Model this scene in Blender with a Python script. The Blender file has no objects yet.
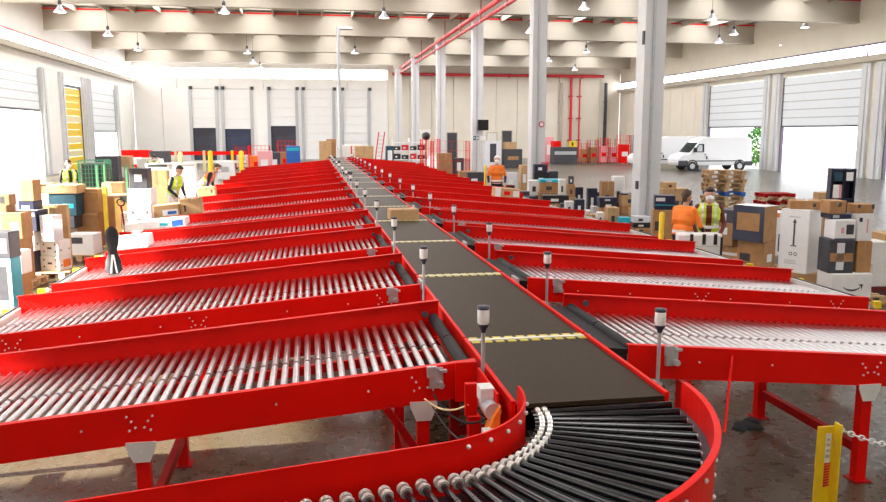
import bpy, bmesh, math, random
import numpy as np
from mathutils import Vector, Matrix
random.seed(7)
R = math.radians
SC = bpy.context.scene
COL = SC.collection

# ------------------------------------------------------------------ camera
F_PX, PITCH, YAW = 780.0, 8.674, 9.709
CAM = Vector((-1.73, 0.0, 3.0))
cam_d = bpy.data.cameras.new('camera')
cam = bpy.data.objects.new('camera', cam_d); COL.objects.link(cam)
cam.location = CAM
cam.rotation_euler = (R(90 - PITCH), 0, R(-YAW))
cam_d.sensor_width = 36.0
cam_d.lens = F_PX / 886 * 36.0
cam_d.clip_end = 600
SC.camera = cam

# ------------------------------------------------------------------ world, sun, exposure
w = bpy.data.worlds.new('world'); SC.world = w; w.use_nodes = True
bg = w.node_tree.nodes['Background']
bg.inputs[0].default_value = (0.93, 0.96, 1.0, 1); bg.inputs[1].default_value = 2.6
sun_d = bpy.data.lights.new('sun', 'SUN'); sun = bpy.data.objects.new('sun', sun_d); COL.objects.link(sun)
sun_d.energy = 40.0; sun_d.angle = R(0.6); sun_d.color = (1.0, 0.95, 0.86)
sun.rotation_euler = Vector((0.95, 0.10, -0.385)).to_track_quat('-Z', 'Y').to_euler()
vs = SC.view_settings
vs.view_transform = 'Standard'; vs.look = 'None'; vs.gamma = 1.0; vs.use_curve_mapping = False
vs.exposure = 0.47
SC.cycles.use_denoising = True
SC.cycles.max_bounces = 8
SC.cycles.diffuse_bounces = 5
SC.cycles.sample_clamp_indirect = 6.0
SKYLIGHT, BANDLIGHT = 6.0, 9.0

# ------------------------------------------------------------------ pixel -> world helper (for surveying the photograph)
_p, _y = R(PITCH), R(YAW)
FWD = Vector((math.sin(_y)*math.cos(_p), math.cos(_y)*math.cos(_p), -math.sin(_p)))
RGT = Vector((math.cos(_y), -math.sin(_y), 0))
UPV = RGT.cross(FWD)
def ray(px, py): return FWD + RGT*((px-443)/F_PX) + UPV*((251-py)/F_PX)
def at(px, py, Y):
    r = ray(px, py); return CAM + r*(Y/r.y)
def atx(px, py, X):
    r = ray(px, py); return CAM + r*((X-CAM.x)/r.x)

# ------------------------------------------------------------------ materials
MATS = {}
def mat(name, col, rough=0.5, metal=0.0, var=0.0, scale=8.0, bump=0.0, emit=0.0, spec=0.5, col2=None, coat=0.0, trans=0.0):
    if name in MATS: return MATS[name]
    m = bpy.data.materials.new(name); m.use_nodes = True
    nt = m.node_tree; b = nt.nodes['Principled BSDF']
    b.inputs['Base Color'].default_value = (*col, 1); b.inputs['Roughness'].default_value = rough
    b.inputs['Metallic'].default_value = metal; b.inputs['Specular IOR Level'].default_value = spec
    b.inputs['Coat Weight'].default_value = coat
    if trans: b.inputs['Transmission Weight'].default_value = trans
    if emit:
        b.inputs['Emission Color'].default_value = (*col, 1); b.inputs['Emission Strength'].default_value = emit
    if var or bump or col2:
        tc = nt.nodes.new('ShaderNodeTexCoord'); no = nt.nodes.new('ShaderNodeTexNoise')
        no.inputs['Scale'].default_value = scale; no.inputs['Detail'].default_value = 5
        nt.links.new(tc.outputs['Object'], no.inputs['Vector'])
        ra = nt.nodes.new('ShaderNodeValToRGB')
        c2 = col2 or tuple(min(1, c*(1+var)) for c in col); c1 = col if col2 else tuple(c*(1-var) for c in col)
        ra.color_ramp.elements[0].position = 0.32; ra.color_ramp.elements[1].position = 0.68
        ra.color_ramp.elements[0].color = (*c1, 1); ra.color_ramp.elements[1].color = (*c2, 1)
        nt.links.new(no.outputs['Fac'], ra.inputs['Fac']); nt.links.new(ra.outputs['Color'], b.inputs['Base Color'])
        if bump:
            bu = nt.nodes.new('ShaderNodeBump'); bu.inputs['Strength'].default_value = bump; bu.inputs['Distance'].default_value = 0.01
            nt.links.new(no.outputs['Fac'], bu.inputs['Height']); nt.links.new(bu.outputs['Normal'], b.inputs['Normal'])
    MATS[name] = m; return m

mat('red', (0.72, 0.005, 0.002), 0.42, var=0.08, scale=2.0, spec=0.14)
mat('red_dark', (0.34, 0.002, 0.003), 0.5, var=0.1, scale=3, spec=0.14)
mat('steel', (0.68, 0.68, 0.70), 0.3, 1.0, var=0.08, scale=12)
mat('grey_metal', (0.50, 0.52, 0.54), 0.4, 0.5, var=0.08)
mat('white_plate', (0.72, 0.72, 0.70), 0.45, 0.2, var=0.06)
mat('black_rubber', (0.010, 0.010, 0.012), 0.6, var=0.2, scale=10, spec=0.25)
mat('roller_black', (0.006, 0.006, 0.008), 0.14, 0.0, var=0.2, scale=30, spec=0.6)
mat('ring', (0.78, 0.76, 0.72), 0.28, 0.6)
mat('lamp_white', (0.82, 0.82, 0.80), 0.35)
mat('lamp_dark', (0.03, 0.03, 0.05), 0.35)
mat('yellow', (0.80, 0.55, 0.01), 0.45, var=0.08)
mat('cream', (0.75, 0.65, 0.35), 0.5)
mat('white', (0.80, 0.80, 0.79), 0.5, var=0.03)
mat('offwhite', (0.72, 0.70, 0.64), 0.6, var=0.05)
mat('vanwhite', (0.80, 0.81, 0.83), 0.25, coat=0.4)
mat('glass_dark', (0.02, 0.03, 0.035), 0.08)
mat('tyre', (0.02, 0.02, 0.02), 0.7)
mat('kraft', (0.40, 0.21, 0.085), 0.75, var=0.12, scale=5)
mat('kraft_light', (0.50, 0.31, 0.15), 0.75, var=0.10, scale=5)
mat('kraft_dark', (0.33, 0.18, 0.08), 0.75, var=0.12, scale=5)
mat('tape', (0.42, 0.30, 0.17), 0.25)
mat('tape_dark', (0.02, 0.02, 0.03), 0.3)
mat('navy', (0.012, 0.016, 0.045), 0.4, var=0.2)
mat('black', (0.012, 0.012, 0.014), 0.45)
mat('charcoal', (0.05, 0.05, 0.06), 0.5, var=0.2)
mat('teal', (0.02, 0.42, 0.55), 0.4, var=0.08)
mat('teal_dark', (0.012, 0.06, 0.09), 0.45, var=0.15)
mat('blue', (0.02, 0.12, 0.45), 0.45)
mat('pink', (0.75, 0.35, 0.38), 0.5)
mat('orange', (0.85, 0.20, 0.01), 0.6, var=0.06)
mat('hivis', (0.55, 0.75, 0.03), 0.6, var=0.06)
mat('reflective', (0.75, 0.76, 0.74), 0.3, 0.3)
mat('maroon', (0.13, 0.015, 0.015), 0.75, var=0.15)
mat('navy_cloth', (0.012, 0.014, 0.035), 0.8, var=0.2)
mat('black_cloth', (0.012, 0.012, 0.014), 0.8)
mat('skin', (0.55, 0.32, 0.22), 0.5, var=0.05)
mat('hair', (0.02, 0.013, 0.010), 0.6, var=0.3, scale=40)
mat('hair_brown', (0.06, 0.03, 0.015), 0.6, var=0.3, scale=40)
mat('wood', (0.50, 0.33, 0.17), 0.75, var=0.2, scale=6)
mat('wood_pale', (0.62, 0.47, 0.29), 0.75, var=0.2, scale=6)
mat('green_metal', (0.06, 0.22, 0.10), 0.5)
mat('green_mesh', (0.03, 0.16, 0.08), 0.5)
mat('film', (0.74, 0.74, 0.78), 0.15, var=0.05)
mat('leaf', (0.10, 0.30, 0.04), 0.7, var=0.5, scale=4)
mat('yard', (0.62, 0.61, 0.58), 0.85, var=0.05, scale=0.3)
mat('wall', (0.74, 0.69, 0.59), 0.8, var=0.04, scale=0.6)
mat('wall_white', (0.82, 0.81, 0.78), 0.75, var=0.03, scale=0.6)
mat('beam', (0.47, 0.43, 0.36), 0.8, var=0.05, scale=0.5)
mat('column', (0.62, 0.63, 0.64), 0.6, var=0.04, scale=0.8)
mat('roof', (0.60, 0.56, 0.50), 0.8, var=0.05, scale=0.5)
mat('shutter', (0.74, 0.79, 0.83), 0.45, var=0.03)
mat('frame_purple', (0.12, 0.09, 0.16), 0.5)
mat('daylight_panel', (1.0, 0.99, 1.0), 0.6, emit=SKYLIGHT)
mat('window_pane', (1.0, 0.98, 1.0), 0.6, emit=BANDLIGHT)
mat('lamp_glow', (1.0, 0.97, 0.98), 0.5, emit=6.0)
mat('screen', (0.01, 0.01, 0.012), 0.15)
mat('pipe_red', (0.60, 0.02, 0.03), 0.45)
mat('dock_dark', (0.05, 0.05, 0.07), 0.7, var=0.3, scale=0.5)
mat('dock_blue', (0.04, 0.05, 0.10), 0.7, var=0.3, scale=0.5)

def floor_mat():
    m = bpy.data.materials.new('concrete_floor'); m.use_nodes = True; nt = m.node_tree; b = nt.nodes['Principled BSDF']
    tc = nt.nodes.new('ShaderNodeTexCoord')
    n1 = nt.nodes.new('ShaderNodeTexNoise'); n1.inputs['Scale'].default_value = 0.55; n1.inputs['Detail'].default_value = 6
    n2 = nt.nodes.new('ShaderNodeTexNoise'); n2.inputs['Scale'].default_value = 9; n2.inputs['Detail'].default_value = 8
    for n in (n1, n2): nt.links.new(tc.outputs['Object'], n.inputs['Vector'])
    mx = nt.nodes.new('ShaderNodeMix'); mx.inputs[0].default_value = 0.25
    nt.links.new(n1.outputs['Fac'], mx.inputs[2]); nt.links.new(n2.outputs['Fac'], mx.inputs[3])
    ra = nt.nodes.new('ShaderNodeValToRGB'); e = ra.color_ramp.elements
    e[0].position = 0.33; e[0].color = (0.042, 0.032, 0.018, 1); e[1].position = 0.66; e[1].color = (0.076, 0.061, 0.037, 1)
    nt.links.new(mx.outputs[0], ra.inputs['Fac']); nt.links.new(ra.outputs['Color'], b.inputs['Base Color'])
    rr = nt.nodes.new('ShaderNodeMapRange'); rr.inputs[3].default_value = 0.16; rr.inputs[4].default_value = 0.42
    nt.links.new(n2.outputs['Fac'], rr.inputs[0]); nt.links.new(rr.outputs[0], b.inputs['Roughness'])
    b.inputs['Specular IOR Level'].default_value = 0.5
    MATS['floor'] = m
floor_mat()
def belt_mat():
    m = bpy.data.materials.new('belt_rubber'); m.use_nodes = True; nt = m.node_tree; b = nt.nodes['Principled BSDF']
    tc = nt.nodes.new('ShaderNodeTexCoord'); n = nt.nodes.new('ShaderNodeTexNoise'); n.inputs['Scale'].default_value = 90; n.inputs['Detail'].default_value = 3
    mp = nt.nodes.new('ShaderNodeMapping'); mp.inputs['Scale'].default_value = (1, 0.15, 1)
    nt.links.new(tc.outputs['Object'], mp.inputs['Vector']); nt.links.new(mp.outputs['Vector'], n.inputs['Vector'])
    ra = nt.nodes.new('ShaderNodeValToRGB'); e = ra.color_ramp.elements
    e[0].color = (0.027, 0.018, 0.010, 1); e[1].color = (0.052, 0.036, 0.021, 1)
    nt.links.new(n.outputs['Fac'], ra.inputs['Fac']); nt.links.new(ra.outputs['Color'], b.inputs['Base Color'])
    b.inputs['Roughness'].default_value = 0.5; b.inputs['Specular IOR Level'].default_value = 0.12
    MATS['belt'] = m
belt_mat()
def hazard_mat():
    m = bpy.data.materials.new('hazard_tape'); m.use_nodes = True; nt = m.node_tree; b = nt.nodes['Principled BSDF']
    tc = nt.nodes.new('ShaderNodeTexCoord'); sx = nt.nodes.new('ShaderNodeSeparateXYZ'); nt.links.new(tc.outputs['Object'], sx.inputs[0])
    a = nt.nodes.new('ShaderNodeMath'); a.operation = 'MULTIPLY'; a.inputs[1].default_value = 10.0
    f = nt.nodes.new('ShaderNodeMath'); f.operation = 'FRACT'
    g = nt.nodes.new('ShaderNodeMath'); g.operation = 'GREATER_THAN'; g.inputs[1].default_value = 0.30
    nt.links.new(sx.outputs[0], a.inputs[0]); nt.links.new(a.outputs[0], f.inputs[0]); nt.links.new(f.outputs[0], g.inputs[0])
    mx = nt.nodes.new('ShaderNodeMix'); mx.data_type = 'RGBA'
    mx.inputs[6].default_value = (0.02, 0.02, 0.02, 1); mx.inputs[7].default_value = (0.62, 0.50, 0.05, 1)
    nt.links.new(g.outputs[0], mx.inputs[0]); nt.links.new(mx.outputs[2], b.inputs['Base Color']); b.inputs['Roughness'].default_value = 0.5
    MATS['hazard'] = m
hazard_mat()
def M(n): return MATS[n]

# ------------------------------------------------------------------ mesh helpers
class MB:
    def __init__(s): s.v = []; s.f = []; s.m = []; s.sm = []
    def add(s, vs, fs, mi=0, smooth=False):
        o = len(s.v); s.v += [tuple(v) for v in vs]
        for f in fs: s.f.append(tuple(i+o for i in f)); s.m.append(mi); s.sm.append(smooth)
        return s
    def hexa(s, p, mi=0):   # 4 bottom ccw, 4 top ccw
        return s.add(p, [(3,2,1,0),(4,5,6,7),(0,1,5,4),(1,2,6,5),(2,3,7,6),(3,0,4,7)], mi)
    def box(s, x0, y0, z0, x1, y1, z1, mi=0):
        return s.hexa([(x0,y0,z0),(x1,y0,z0),(x1,y1,z0),(x0,y1,z0),(x0,y0,z1),(x1,y0,z1),(x1,y1,z1),(x0,y1,z1)], mi)
    def bar(s, p0, p1, wd, ht=None, mi=0, up=(0,0,1)):
        p0, p1 = Vector(p0), Vector(p1); d = (p1-p0).normalized(); ht = ht or wd
        u = Vector(up)
        if abs(d.dot(u)) > 0.95: u = Vector((0,1,0))
        a = d.cross(u).normalized()*wd/2; b = a.cross(d).normalized()*ht/2
        q = [p0-a-b, p0+a-b, p1+a-b, p1-a-b, p0-a+b, p0+a+b, p1+a+b, p1-a+b]
        return s.hexa(q, mi)
    def cyl(s, p0, p1, r0, r1=None, n=12, mi=0, caps=True):
        p0, p1 = Vector(p0), Vector(p1); r1 = r0 if r1 is None else r1
        d = (p1-p0).normalized(); u = Vector((0,0,1)) if abs(d.z) < 0.9 else Vector((1,0,0))
        a = d.cross(u).normalized(); b = d.cross(a)
        vs = []
        for p, r in ((p0, r0), (p1, r1)):
            for i in range(n):
                t = 2*math.pi*i/n; vs.append(p + a*math.cos(t)*r + b*math.sin(t)*r)
        s.add(vs, [(i, n+i, n+(i+1)%n, (i+1)%n) for i in range(n)], mi, True)
        if caps: s.add(vs[:n], [tuple(range(n))], mi); s.add(vs[n:], [tuple(reversed(range(n)))], mi)
        return s
    def path(s, pts, r, n=6, mi=0):
        for i in range(len(pts)-1): s.cyl(pts[i], pts[i+1], r, r, n, mi)
        return s
    def lathe(s, prof, c=(0,0,0), n=16, mi=0):
        vs = []; cx, cy, cz = c
        for r, z in prof:
            for i in range(n):
                t = 2*math.pi*i/n; vs.append((cx+r*math.cos(t), cy+r*math.sin(t), cz+z))
        fs = []
        for k in range(len(prof)-1):
            for i in range(n): fs.append((k*n+i, k*n+(i+1)%n, (k+1)*n+(i+1)%n, (k+1)*n+i))
        s.add(vs, fs, mi, True)
        s.add(vs[:n], [tuple(reversed(range(n)))], mi); s.add(vs[-n:], [tuple(range(n))], mi)
        return s
    def prism(s, poly, y0, y1, mi=0):   # polygon in xz, extruded along y
        n = len(poly); vs = [(x, y0, z) for x, z in poly] + [(x, y1, z) for x, z in poly]
        fs = [(i, (i+1) % n, n+(i+1) % n, n+i) for i in range(n)] + [tuple(reversed(range(n))), tuple(range(n, 2*n))]
        return s.add(vs, fs, mi)
    def ell(s, c, r, nu=10, nv=7, mi=0):
        prof = [(math.sin(math.pi*k/nv), -math.cos(math.pi*k/nv)) for k in range(1, nv)]
        vs = [(c[0], c[1], c[2]-r[2])]
        for a, z in prof:
            for i in range(nu):
                t = 2*math.pi*i/nu; vs.append((c[0]+r[0]*a*math.cos(t), c[1]+r[1]*a*math.sin(t), c[2]+r[2]*z))
        vs.append((c[0], c[1], c[2]+r[2])); L = len(vs)-1
        fs = [(0, 1+(i+1) % nu, 1+i) for i in range(nu)]
        for k in range(nv-2):
            for i in range(nu):
                a = 1+k*nu; fs.append((a+i, a+(i+1) % nu, a+nu+(i+1) % nu, a+nu+i))
        a = 1+(nv-2)*nu; fs += [(a+i, a+(i+1) % nu, L) for i in range(nu)]
        return s.add(vs, fs, mi, True)
    def torus(s, c, axis, R0, r, n=14, k=6, mi=0):
        ax = Vector(axis).normalized(); u = Vector((0,0,1)) if abs(ax.z) < 0.9 else Vector((1,0,0))
        a = ax.cross(u).normalized(); b = ax.cross(a); vs = []
        for i in range(n):
            t = 2*math.pi*i/n; d = a*math.cos(t)+b*math.sin(t)
            for j in range(k):
                q = 2*math.pi*j/k; vs.append(Vector(c)+d*(R0+r*math.cos(q))+ax*r*math.sin(q))
        fs = [(i*k+j, i*k+(j+1) % k, ((i+1) % n)*k+(j+1) % k, ((i+1) % n)*k+j) for i in range(n) for j in range(k)]
        return s.add(vs, fs, mi, True)
    def mesh(s, name, mats, fix=True):
        me = bpy.data.meshes.new(name); me.from_pydata(s.v, [], s.f)
        for m in (mats if isinstance(mats, (list, tuple)) else [mats]): me.materials.append(M(m))
        me.polygons.foreach_set('material_index', s.m); me.polygons.foreach_set('use_smooth', s.sm)
        if fix:
            bm = bmesh.new(); bm.from_mesh(me); bmesh.ops.recalc_face_normals(bm, faces=bm.faces); bm.to_mesh(me); bm.free()
        me.update(); return me
    def build(s, name, mats, parent=None, loc=(0,0,0), rz=0.0):
        return obj(name, s.mesh(name, mats), parent, loc, rz)
def obj(name, me, parent=None, loc=(0,0,0), rz=0.0):
    o = bpy.data.objects.new(name, me); COL.objects.link(o)
    o.location = loc; o.rotation_euler = (0, 0, rz)
    if parent is not None: o.parent = parent
    return o
def tag(o, label=None, cat=None, group=None, kind=None):
    if label: o['label'] = label
    if cat: o['category'] = cat
    if group: o['group'] = group
    if kind: o['kind'] = kind
    return o
def thing(name, label, cat, loc=(0,0,0), rz=0.0, group=None):
    o = bpy.data.objects.new(name, None); COL.objects.link(o); o.empty_display_size = 0.2
    o.location = loc; o.rotation_euler = (0,0,rz)
    return tag(o, label, cat, group)
def struct(name, mb, mats): return tag(mb.build(name, mats), kind='structure')
def copy_tree(o, parent=None):
    c = o.copy(); COL.objects.link(c); c.parent = parent
    for ch in list(o.children): copy_tree(ch, c)
    return c
ORD = ['first','second','third','fourth','fifth','sixth','seventh','eighth','ninth','tenth','eleventh','twelfth','thirteenth','fourteenth','fifteenth','sixteenth','seventeenth','eighteenth']

# ================================================================== THE HALL
XL, XR, YB, YF = -19.8, 34.3, 88.0, -8.0
struct('floor', MB().box(XL-0.3, YF, -0.2, XR+0.3, YB+0.3, 0.0), 'floor')
struct('trim_1', MB().box(-140, -60, -0.5, 160, 200, -0.21), 'yard')['label'] = 'pale concrete yard outside the open doors'

def wall_y(px, X): return atx(px, 140, X).y
def side_wall(name, X, s, doors, zb0, zb1, mname):
    """s=+1: inner face looks to +x.  doors: list of (y0, y1, ztop)."""
    x0, x1 = (X-0.3, X) if s > 0 else (X, X+0.3)
    mb = MB().box(x0, YF, zb1, x1, YB, 11.9)            # above the window band
    mb.box(x0, YF, 7.4, x1, YB, zb0)                    # lintel zone
    ys = YF
    edges = sorted(doors)
    xo = x0 if s > 0 else x1-0.03
    for a, b in zip([YF]+[e[1] for e in edges], [e[0] for e in edges]+[YB+0.3]): mb.box(xo, a, 0, xo+0.03, b, 7.4)
    root = struct(name, mb, mname)
    segs = []
    for (a, b, zt) in edges:
        segs.append((ys, a)); ys = b
        if zt < 7.4: MB().box(x0, a, zt, x1, b, 7.4).build('lintel_panel', mname, root)
    segs.append((ys, YB))
    for a, b in segs:
        n = max(1, round((b-a)/2.6)); st = (b-a)/n
        for i in range(n):
            MB().box(x0, a+i*st+0.02, 0, x1, a+(i+1)*st-0.02, 7.38).build('wall_panel', mname, root)
    # pilasters beside the doors
    xi = X + 0.22*s
    for a, b, zt in edges:
        for y in (a-0.55, b+0.55):
            MB().box(min(X, xi), y-0.4, 0, max(X, xi), y+0.4, 7.4).build('pilaster', 'column', root)
            MB().box(min(X, xi+0.05*s), y-0.12, 0, max(X, xi+0.05*s), y-0.06, 7.3).build('door_track', 'grey_metal', root)
    # ledge
    MB().box(min(X, X+0.35*s), YF, zb0-0.42, max(X, X+0.35*s), YB, zb0-0.06).build('ledge', 'beam', root)
    return root

rdoors = []
rd = [(wall_y(858, XR), wall_y(780, XR)), (wall_y(762, XR), wall_y(707, XR))]
pitch_r = rd[1][0]-rd[0][0]
for k in range(-4, 2):
    a = rd[0][0]+pitch_r*k; rdoors.append((a, a+rd[0][1]-rd[0][0], 7.1))
ld = [(wall_y(-2, XL)-8.0, wall_y(43, XL), 7.3), (wall_y(66, XL), wall_y(84, XL), 7.0), (wall_y(93, XL), wall_y(117, XL), 7.0)]
near_ld = [(5.2, 6.5, 7.4), (7.8, 17.0, 7.4), (19.0, 29.5, 7.4)]  # unseen openings, placed and sized for where the sun should fall
side_wall('wall_right', XR, -1, rdoors, 7.92, 8.6, 'wall')
side_wall('wall_left', XL, 1, near_ld+ld, 8.58, 9.3, 'wall_white')

def band(name, X, s, z0, z1, mull):
    xm = X-0.15*s
    r = thing(name, None, None, (0,0,0)); r['kind'] = 'structure'; 
    ny = 14; st = (YB-YF)/ny
    for i in range(ny):
        MB().box(xm-0.02, YF+i*st+0.05, z0+0.03, xm+0.02, YF+(i+1)*st-0.05, z1-0.03).build('pane', 'window_pane', r)
        MB().box(xm-0.06, YF+i*st-0.06, z0, xm+0.06, YF+i*st+0.06, z1).build('mullion', mull, r)
    MB().box(xm-0.07, YF, z1-0.05, xm+0.22*s if s > 0 else xm+0.07, YB, z1+0.03).build('window_frame', mull, r) if s > 0 else MB().box(xm-0.22, YF, z1-0.05, xm+0.07, YB, z1+0.05).build('window_frame', mull, r)
    if s < 0: MB().box(xm-0.22, YF, z0-0.05, xm+0.07, YB, z0+0.02).build('window_sill', mull, r)
    return r
band('window_1', XL, 1, 8.58, 9.3, 'pipe_red')
band('window_2', XR, -1, 7.92, 8.6, 'frame_purple')

# sectional doors (slats) --------------------------------------------------
def sec_door(name, X, s, y0, y1, z0, z1, n, label):
    r = thing(name, label, None, (X-0.08*s, (y0+y1)/2, 0)); r['kind'] = 'structure'
    h = (z1-z0)/n; L = (y1-y0)/2
    me = MB().box(-0.03, -L+0.02, 0.04, 0.03, L-0.02, h-0.04).box(-0.012, -L+0.02, -0.04, 0.012, L-0.02, 0.04, 1).mesh('slat', ['shutter', 'grey_metal'])
    for i in range(n): obj('slat', me, r, (0, 0, z0+i*h))
    MB().box(-0.05, -L, z0-0.1, 0.05, L, z0).build('bottom_seal', 'charcoal', r)
    for q in (-1, 1): MB().box(-0.08, q*L-0.06, 0, 0.12, q*L+0.06, z1).build('guide_rail', 'frame_purple' if X > 0 else 'grey_metal', r)
    return r
names = iter(range(1, 60))
for i, (a, b, zt) in enumerate(rdoors):
    sec_door('door_%d' % next(names), XR, -1, a, b, 3.45, zt, 6, 'half-raised pale sectional door in the right wall')
sec_door('door_%d' % next(names), XL, 1, *ld[0][:2], 4.5, 7.3, 5, 'half-raised sectional door in the left wall')
sec_door('door_%d' % next(names), XL, 1, *ld[2][:2], 3.1, 7.0, 6, 'narrow sectional door in the left wall, far bay')
# yellow curtain door in the left wall
yd = thing('door_%d' % next(names), 'yellow strip door in the left wall', None, (XL-0.1, (ld[1][0]+ld[1][1])/2, 0)); yd['kind'] = 'structure'
L = (ld[1][1]-ld[1][0])/2
for i in range(12):
    MB().box(-0.04, -L+0.05, i*0.53+0.02, 0.04, L-0.05, (i+1)*0.53).build('strip', 'yellow' if i not in (2, 4, 7) else 'cream', yd)
MB().box(-0.06, -L, 6.4, 0.1, L, 6.6).build('door_head', 'charcoal', yd)
MB().box(-0.06, L-0.14, 0, 0.1, L, 6.5).build('door_jamb', 'charcoal', yd)

# back wall -----------------------------------------------------------------
wb = struct('wall_back', MB().box(XL, YB+0.28, 0, XR, YB+0.3, 11.9), 'wall')
def bx_(px): return at(px, 120, YB).x
docks = [(191, 217, 'dock_dark', 128), (223, 252, 'dock_blue', 129), (269, 297, 'dock_dark', 126), (303, 334, None, 151), (342, 369, None, 151)]
xs_split = [XL] + [bx_(p) for d in docks for p in d[:2]]
zdt = at(250, 89, YB).z
# lower panels between docks, plus plain panels left and right
def panels(x0, x1, z0, z1, step, m):
    n = max(1, round((x1-x0)/step)); st = (x1-x0)/n
    for i in range(n): MB().box(x0+i*st+0.025, YB, z0, x0+(i+1)*st-0.025, YB+0.27, z1).build('wall_panel', m, wb)
x_end_white = bx_(388)
prev = XL
for (a, b, mm, yy) in docks:
    panels(prev, bx_(a), 0, zdt, 2.5, 'wall_white'); prev = bx_(b)
panels(prev, x_end_white, 0, zdt, 2.5, 'wall_white')
panels(XL, x_end_white, zdt, 8.7, 4.2, 'wall_white')
panels(x_end_white, XR, 0, 9.6, 2.55, 'wall')
MB().box(XL, YB, 9.75, x_end_white, YB+0.27, 11.9).build('parapet_panel', 'wall_white', wb)
MB().box(x_end_white, YB, 9.62, XR, YB+0.27, 11.9).build('parapet_panel', 'wall', wb)
wd = thing('window_3', None, None, (0, YB, 0)); wd['kind'] = 'structure'
npan = 7; st = (x_end_white-0.2-XL)/npan
for i in range(npan):
    MB().box(XL+i*st+0.06, 0.1, 8.75, XL+(i+1)*st-0.06, 0.14, 9.7).build('pane', 'window_pane', wd)
    MB().box(XL+i*st-0.05, 0.05, 8.7, XL+i*st+0.05, 0.2, 9.75).build('mullion', 'white', wd)
for i, (a, b, mm, yy) in enumerate(docks):
    x0, x1 = bx_(a), bx_(b); r = thing('door_%d' % next(names), 'white loading dock door in the back wall', None, ((x0+x1)/2, YB, 0)); r['kind'] = 'structure'
    hw = (x1-x0)/2; z0 = at(250, yy, YB).z if mm else 0.0
    n = 4 if mm else 8; h = (zdt-z0)/n
    me = MB().box(-hw+0.03, 0.05, 0.02, hw-0.03, 0.12, h-0.02).mesh('slat', 'white')
    for k in range(n): obj('slat', me, r, (0, 0, z0+k*h))
    for q in (-1, 1):
        MB().box(q*hw-0.16, -0.15, 0, q*hw+0.16, 0.1, zdt+0.2).build('guide_rail', 'grey_metal', r)
        MB().box(q*hw-0.05, -0.22, zdt-0.1, q*hw+0.3, -0.1, zdt+0.25).build('spring_box', 'charcoal', r)
    if mm:
        MB().box(-hw+0.03, 0.2, 0, hw-0.03, 0.26, z0).build('dock_shade_sheet', mm, r)  # solid dark sheet, the shade inside the dock is its colour
        for q in range(3): MB().bar((-hw+0.3, 0.18, 0.7+q*0.8), (hw-0.3, 0.18, 1.0+q*0.8), 0.04, 0.08).build('trailer_slat', 'charcoal', r)

# front end of hall behind the camera
struct('wall_front', MB().box(XL-0.3, YF-0.3, 0, XR+0.3, YF, 11.9), 'wall')

# roof ----------------------------------------------------------------------
BAY = 12.5; BEAMS = [23+BAY*k for k in range(-2, 6)]
ceil = thing('ceiling', None, None); ceil['kind'] = 'structure'
SKX = [-16.5+5.7*i for i in range(9)]
edges = [YF]+[b for b in BEAMS]+[YB+0.3]
for j in range(len(edges)-1):
    y0, y1 = edges[j]+0.25, edges[j+1]-0.25
    if y1-y0 < 3: 
        MB().box(XL, edges[j]-0.25, 11.75, XR, edges[j+1]+0.25, 11.95).build('roof_panel', 'roof', ceil); continue
    xp = XL-0.3
    for x in (SKX if y0 > 30 else SKX[1::2]):  # near bays are unseen, skylights added there sparsely to lift the near light
        MB().box(xp, y0-0.5, 11.75, x-0.95, y1+0.5, 11.95).build('roof_panel', 'roof', ceil)
        MB().box(x-0.95, y0+0.6, 11.80, x+0.95, y1-0.6, 11.86).build('skylight', 'daylight_panel', ceil)
        for (a, b) in ((y0-0.5, y0+0.6), (y1-0.6, y1+0.5)): MB().box(x-0.95, a, 11.75, x+0.95, b, 11.95).build('roof_panel', 'roof', ceil)
        xp = x+0.95
    MB().box(xp, y0-0.5, 11.75, XR+0.3, y1+0.5, 11.95).build('roof_panel', 'roof', ceil)
    for x in SKX:
        for q in (-1.1, 1.1, 2.85):
            MB().box(x+q-0.06, y0, 11.35, x+q+0.06, y1, 11.75).build('purlin', 'beam', ceil)
for j, y in enumerate(BEAMS):
    b = MB().prism([(XL, 10.15), (XR, 10.15), (XR, 11.55), (XL, 11.55)], y-0.22, y+0.22)
    b.prism([(XL, 10.10), (XR, 10.10), (XR, 10.28), (XL, 10.28)], y-0.30, y+0.30)
    bo = struct('trim_%d' % (j+2), b, 'beam'); bo['label'] = 'deep concrete roof beam crossing the hall'
    MB().box(XL, y-0.27, 11.50, XR, y-0.22, 11.60).build('edge_angle', 'red', bo)

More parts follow.
